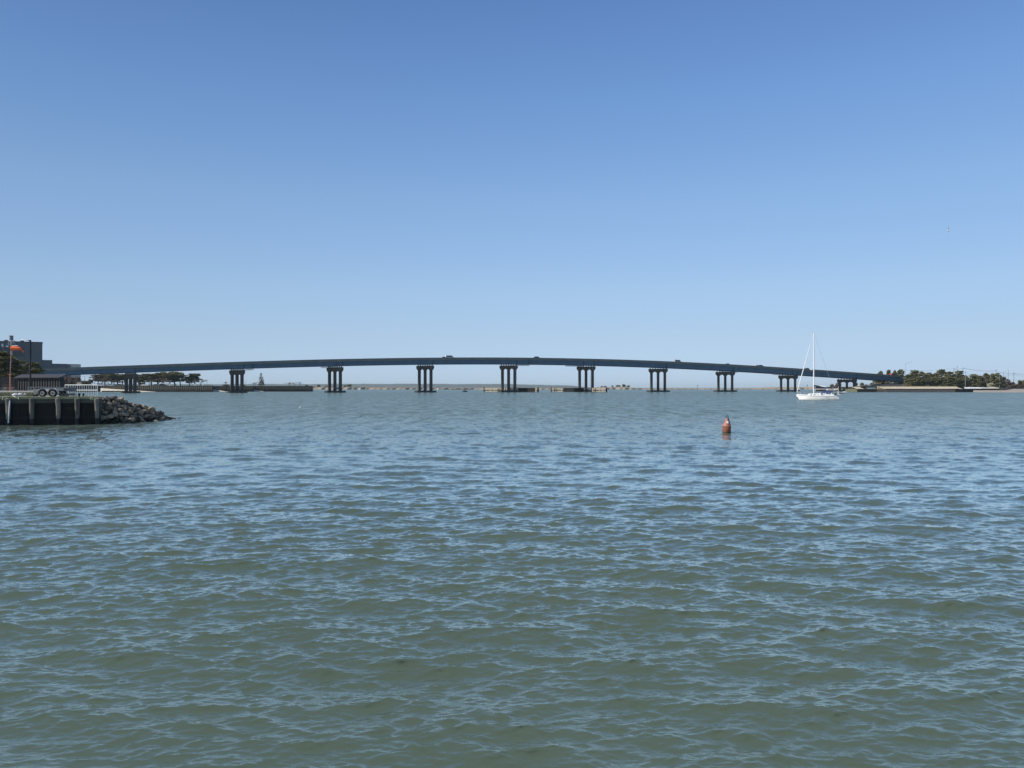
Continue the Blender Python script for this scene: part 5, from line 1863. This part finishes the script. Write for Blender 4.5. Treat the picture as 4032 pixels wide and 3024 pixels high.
MB().prism([(-.35, SH + .02), (1.1, SH + .62), (1.1, SH + .52), (-.35, SH - .08)], (SL + .5, 0, 0), (-.25, 0, 0.01), (0, 1, 0), (0, 0, 1)).build('roof', mat('shed_roof', (.062, .066, .075), .55, .15, .6, stretch=(.2, 1, 1)), shed)
MB().span((-.2, -.4, SH - .15), (SL + .2, -.36, SH + .04)).build('fascia', mat('shed_fascia', (.03, .031, .034), .7, .2), shed)
ridge = MB()
for i in range(int(SL / .42)):
    ridge.beam((i * .42, -.3, SH + .055), (i * .42, 1.08, SH + .635), .04, .03)
tag(ridge.build('roof_ribs', MATS['shed_roof'], shed), kind='stuff')
# picket gate left of the shed
ga, gb = Vector((*P2(-70, 162), DZ - .03)), Vector((*P2(65, 158), DZ - .03))
gt = thing('picket_gate', 'black picket gate left of the dark shed behind the windsock pole', 'gate', ga, math.atan2(gb.y - ga.y, gb.x - ga.x))
GL = (gb - ga).length
for z in (.35, 1.5, 2.6):
    MB().span((0, -.04, z), (GL, .04, z + .1)).build('rail', BLACK, gt)
pk = MB().box((0, 0, 1.45), (.11, .05, 2.9)).mesh('picket', BLACK)
for i in range(int(GL / .29)):
    put('picket', pk, gt, (.1 + i * .29, -.07, 0))
put('post', MB().box((0, 0, 1.55), (.5, .2, 3.1)).mesh('post', PANEL), gt, (gx(8, 160) - ga.x, -.05, 0))
for px, c_, lab in ((24, (.55, .50, .47), 'pale crate behind the picket gate'), (36, (.45, .18, .14), 'reddish crate behind the picket gate'), (48, (.55, .33, .28), 'pinkish crate behind the picket gate')):
    o = MB().box((0, 0, .45), (.6, .5, .9)).build('crate', mat('crate_%d' % px, c_, .8, .2))
    o.location = (*P2(px, 166), DZ - .03)
    tag(o, lab, 'crate', 'crates behind the gate')

# lamp post and windsock
LD = 131
lm = thing('dock_lamp', 'tall black lamp post with white lamp head in front of the dark shed', 'lamp post', (*P2(119.5, LD), DZ - .03))
LH = EYE + (HOR - 1338) / F * LD - DZ
MB().box((0, 0, LH / 2), (.25, .25, LH), R(38)).build('pole', BLACK, lm)
MB().span((-.2, -.2, 0), (.2, .2, .05)).build('base_plate', BLACK, lm)
MB().box((.0, 0, LH - 2.0), (.3, .3, .9), R(38)).build('collar', BLACK, lm)
MB().beam((-.02, 0, LH - .15), (-.35, 0, LH - .1), .12, .16).build('arm', BLACK, lm)
MB().loft([[(x, -w, z - h_), (x, -w * .8, z + h_), (x, w * .8, z + h_), (x, w, z - h_)] for x, w, z, h_ in ((-.3, .1, LH - .06, .05), (-.62, .2, LH - .02, .09), (-1.2, .24, LH + .03, .08), (-1.58, .1, LH - .03, .03))]).build('lamp_head', WHITE, lm, smooth=True)
WD = 133
wsk = thing('windsock_mast', 'orange windsock flying from a tall salmon painted pole', 'windsock', (*P2(40, WD), DZ - .03))
WH = EYE + (HOR - 1362) / F * WD - DZ
WK = WD / F
SALM = mat('salmon_paint', (.60, .22, .17), .6, .15, 2)
ORANGE = mat('orange_cloth', (.80, .155, .035), .8, .1, 3)
zj = EYE + (HOR - 1474) / F * WD - DZ
MB().tube([(0, 0, 0), (0, 0, zj)], .095, 10).build('lower_pole', SALM, wsk)
MB().tube([(0, 0, zj), (4 * WK, 0, WH - .9), (4.5 * WK, 0, WH + .2)], .06, 8).build('upper_pole', mat('faded_salmon', (.50, .27, .23), .6, .2, 2), wsk)
MB().box((0, 0, zj), (.3, .3, .14)).build('coupling', SALM, wsk)
zs = EYE + (HOR - 1371) / F * WD - DZ
sock = [(3, .40, 0), (7, .45, .02), (16, .44, .02), (28, .40, .0), (36, .37, -.02), (41, .30, -.06), (44, .16, -.18), (48, .17, -.42), (51, .2, -.58), (53, .12, -.62)]
rings = []
for i, (dx, r_, dz) in enumerate(sock):
    r_ *= .8
    tilt = 0 if i < 6 else .75
    rings.append([(dx * WK + math.sin(tilt) * r_ * math.cos(a * .524) * .9, r_ * math.sin(a * .524) * .8, zs + dz + r_ * math.cos(a * .524) * math.cos(tilt) + .012 * math.sin(a * 2.9 + i)) for a in range(12)])
MB().loft(rings).build('sock', ORANGE, wsk, smooth=True)
MB().tube([(5 * WK, 0, WH + .02), (30 * WK, 0, WH + .1)], .035, 6).build('swivel_arm', GALV, wsk)
MB().tube([(3 * WK + .01, .42 * math.sin(a * .524), zs + .42 * math.cos(a * .524)) for a in range(13)], .035, 6, cap=False).build('hoop', STEEL_DARK, wsk)

# radio mast
AD = 245
an = thing('antenna_mast', 'grey antenna mast topped with panel antennas behind the windsock', 'antenna mast', (*P2(45, AD), DZ - .03))
AH = EYE + (HOR - 1320) / F * AD - DZ
MB().tube([(0, 0, 0), (0, 0, AH - .5)], [.34, .2], 9).build('pole', GALV, an)
pa = MB().box((0, 0, 0), (.22, .16, 1.5)).mesh('panel_antenna', mat('antenna_grey', (.20, .22, .24), .6, .1))
for k in range(6):
    a = k * 1.047 + .3
    put('panel_antenna', pa, an, (.42 * math.cos(a), .42 * math.sin(a), AH - .8), a)
    put('panel_antenna', pa, an, (.95 * math.cos(a), .95 * math.sin(a), AH - 2.5 + .2 * (k % 2)), a)
for k in range(3):
    a = k * 1.047 + .3
    MB().beam((-.95 * math.cos(a), -.95 * math.sin(a), AH - 2.5), (.95 * math.cos(a), .95 * math.sin(a), AH - 2.5), .08).build('bracket', GALV, an)

# big pines behind the shed
for k, (px, py, w, Y, st, seed, lab) in enumerate(((30, 1384, 150, 205, 'dense', 201, 'large dark pine behind the windsock pole in front of the stepped building'), (-70, 1398, 150, 212, 'dense', 202, 'broad dark pine cut by the left edge behind the picket gate'),
                                                  (112, 1424, 88, 222, 'dense', 203, 'smaller dark pine behind the black lamp post'), (146, 1432, 52, 232, 'dense', 204, 'light green pine peeping over the shed beside the bridge end'))):
    tm, cm = pine_meshes(seed, st, PINE, leaf=.26, dens=4.0)
    zt = EYE + (HOR - py) / F * Y
    o = thing('pine_tree', lab, 'tree', (*P2(px, Y), DZ - .03), seed * 1.1, 'large pines behind the dock shed')
    sx = w / F * Y / 5.4
    o.scale = (sx, sx, (zt - DZ) / 9.9)
    put('trunk', tm, o)
    put('crown', cm, o)

# rock jetty at the dock's right end
jet = thing('rock_jetty', 'sloping jetty of grey and tan boulders running out from the dock corner', 'jetty', (0, 0, 0))
crest = [(-36.3, 66.0, 2.2), (-35.3, 67.6, 2.15), (-34.6, 69.4, 1.65), (-34.0, 71.4, 1.2), (-33.6, 73.0, .6), (-33.2, 74.0, .12), (-32.85, 75.2, -.12), (-32.7, 75.8, -.4)]


def jet_h(x, y):
    best = -9
    for (x0, y0, z0), (x1, y1, z1) in zip(crest[:-1], crest[1:]):
        dx, dy = x1 - x0, y1 - y0
        u = min(1, max(0, ((x - x0) * dx + (y - y0) * dy) / (dx * dx + dy * dy)))
        d = math.hypot(x - x0 - u * dx, y - y0 - u * dy)
        best = max(best, z0 + (z1 - z0) * u - max(0, d - .35) * .95)
    return best


v = [[(-38.5 + i * .35, 63.6 + j * .35, max(-1.0, jet_h(-38.5 + i * .35, 63.6 + j * .35) - .32)) for i in range(29)] for j in range(42)]
MB().loft(v, closed=False, cap=False).build('core', mat('jetty_core', (.012, .012, .011), .95, .4, 2), jet)
rockm = [mat('rock_%s' % n_, c_, .9, .32, 2.2, bump=.5, detail=8) for n_, c_ in (('grey', (.24, .195, .135)), ('tan', (.32, .245, .155)), ('dark', (.09, .075, .055)), ('weed', (.035, .035, .02)))]
shapes = []
for k in range(7):
    rr = random.Random(300 + k)
    bm = bmesh.new()
    bmesh.ops.create_icosphere(bm, subdivisions=2, radius=1)
    planes = [(Vector((rr.gauss(0, 1), rr.gauss(0, 1), rr.gauss(0, 1))).normalized(), rr.uniform(.5, .82)) for _ in range(9)]
    for vv in bm.verts:
        for nrm, d in planes:                       # chop flat faces off a ball: a quarried block
            e = vv.co.dot(nrm) - d
            if e > 0:
                vv.co -= nrm * e
        vv.co *= 1 + rr.uniform(-.03, .03)
    bmesh.ops.dissolve_limit(bm, angle_limit=.14, verts=bm.verts, edges=bm.edges)
    bmesh.ops.triangulate(bm, faces=bm.faces)
    for m_ in rockm:
        me = bpy.data.meshes.new('rock')
        bm.to_mesh(me)
        me.materials.append(m_)
        shapes.append((m_.name, me))
    bm.free()
rnd = random.Random(44)
placed = []
tries = 0
while len(placed) < 300 and tries < 30000:
    tries += 1
    x, y = rnd.uniform(-37.2, -31.2), rnd.uniform(64.4, 77.0)
    h_ = jet_h(x, y)
    if h_ < -.25 or h_ > 2.3 or (x < -34.6 and y < 65.4):
        continue
    s = rnd.uniform(.16, .40) * (1.15 if h_ < 1.2 else 1)
    if any((x - a) ** 2 + (y - b) ** 2 + (h_ - c_) ** 2 < ((s + t_) * .68) ** 2 for a, b, c_, t_ in placed):
        continue
    placed.append((x, y, h_, s))
    wet = h_ < .35 + rnd.uniform(-.15, .15)
    key = 'rock_weed' if wet and rnd.random() < .75 else rnd.choice(('rock_grey', 'rock_grey', 'rock_tan', 'rock_tan', 'rock_dark'))
    me = rnd.choice([m_ for n_, m_ in shapes if n_ == key])
    o = put('rock', me, jet, (x, y, h_ - .08))
    o.rotation_euler = (rnd.uniform(-.7, .7), rnd.uniform(-.7, .7), rnd.uniform(0, 6.28))
    o.scale = (s * rnd.uniform(1.0, 1.45), s * rnd.uniform(.85, 1.2), s * rnd.uniform(.6, .95))
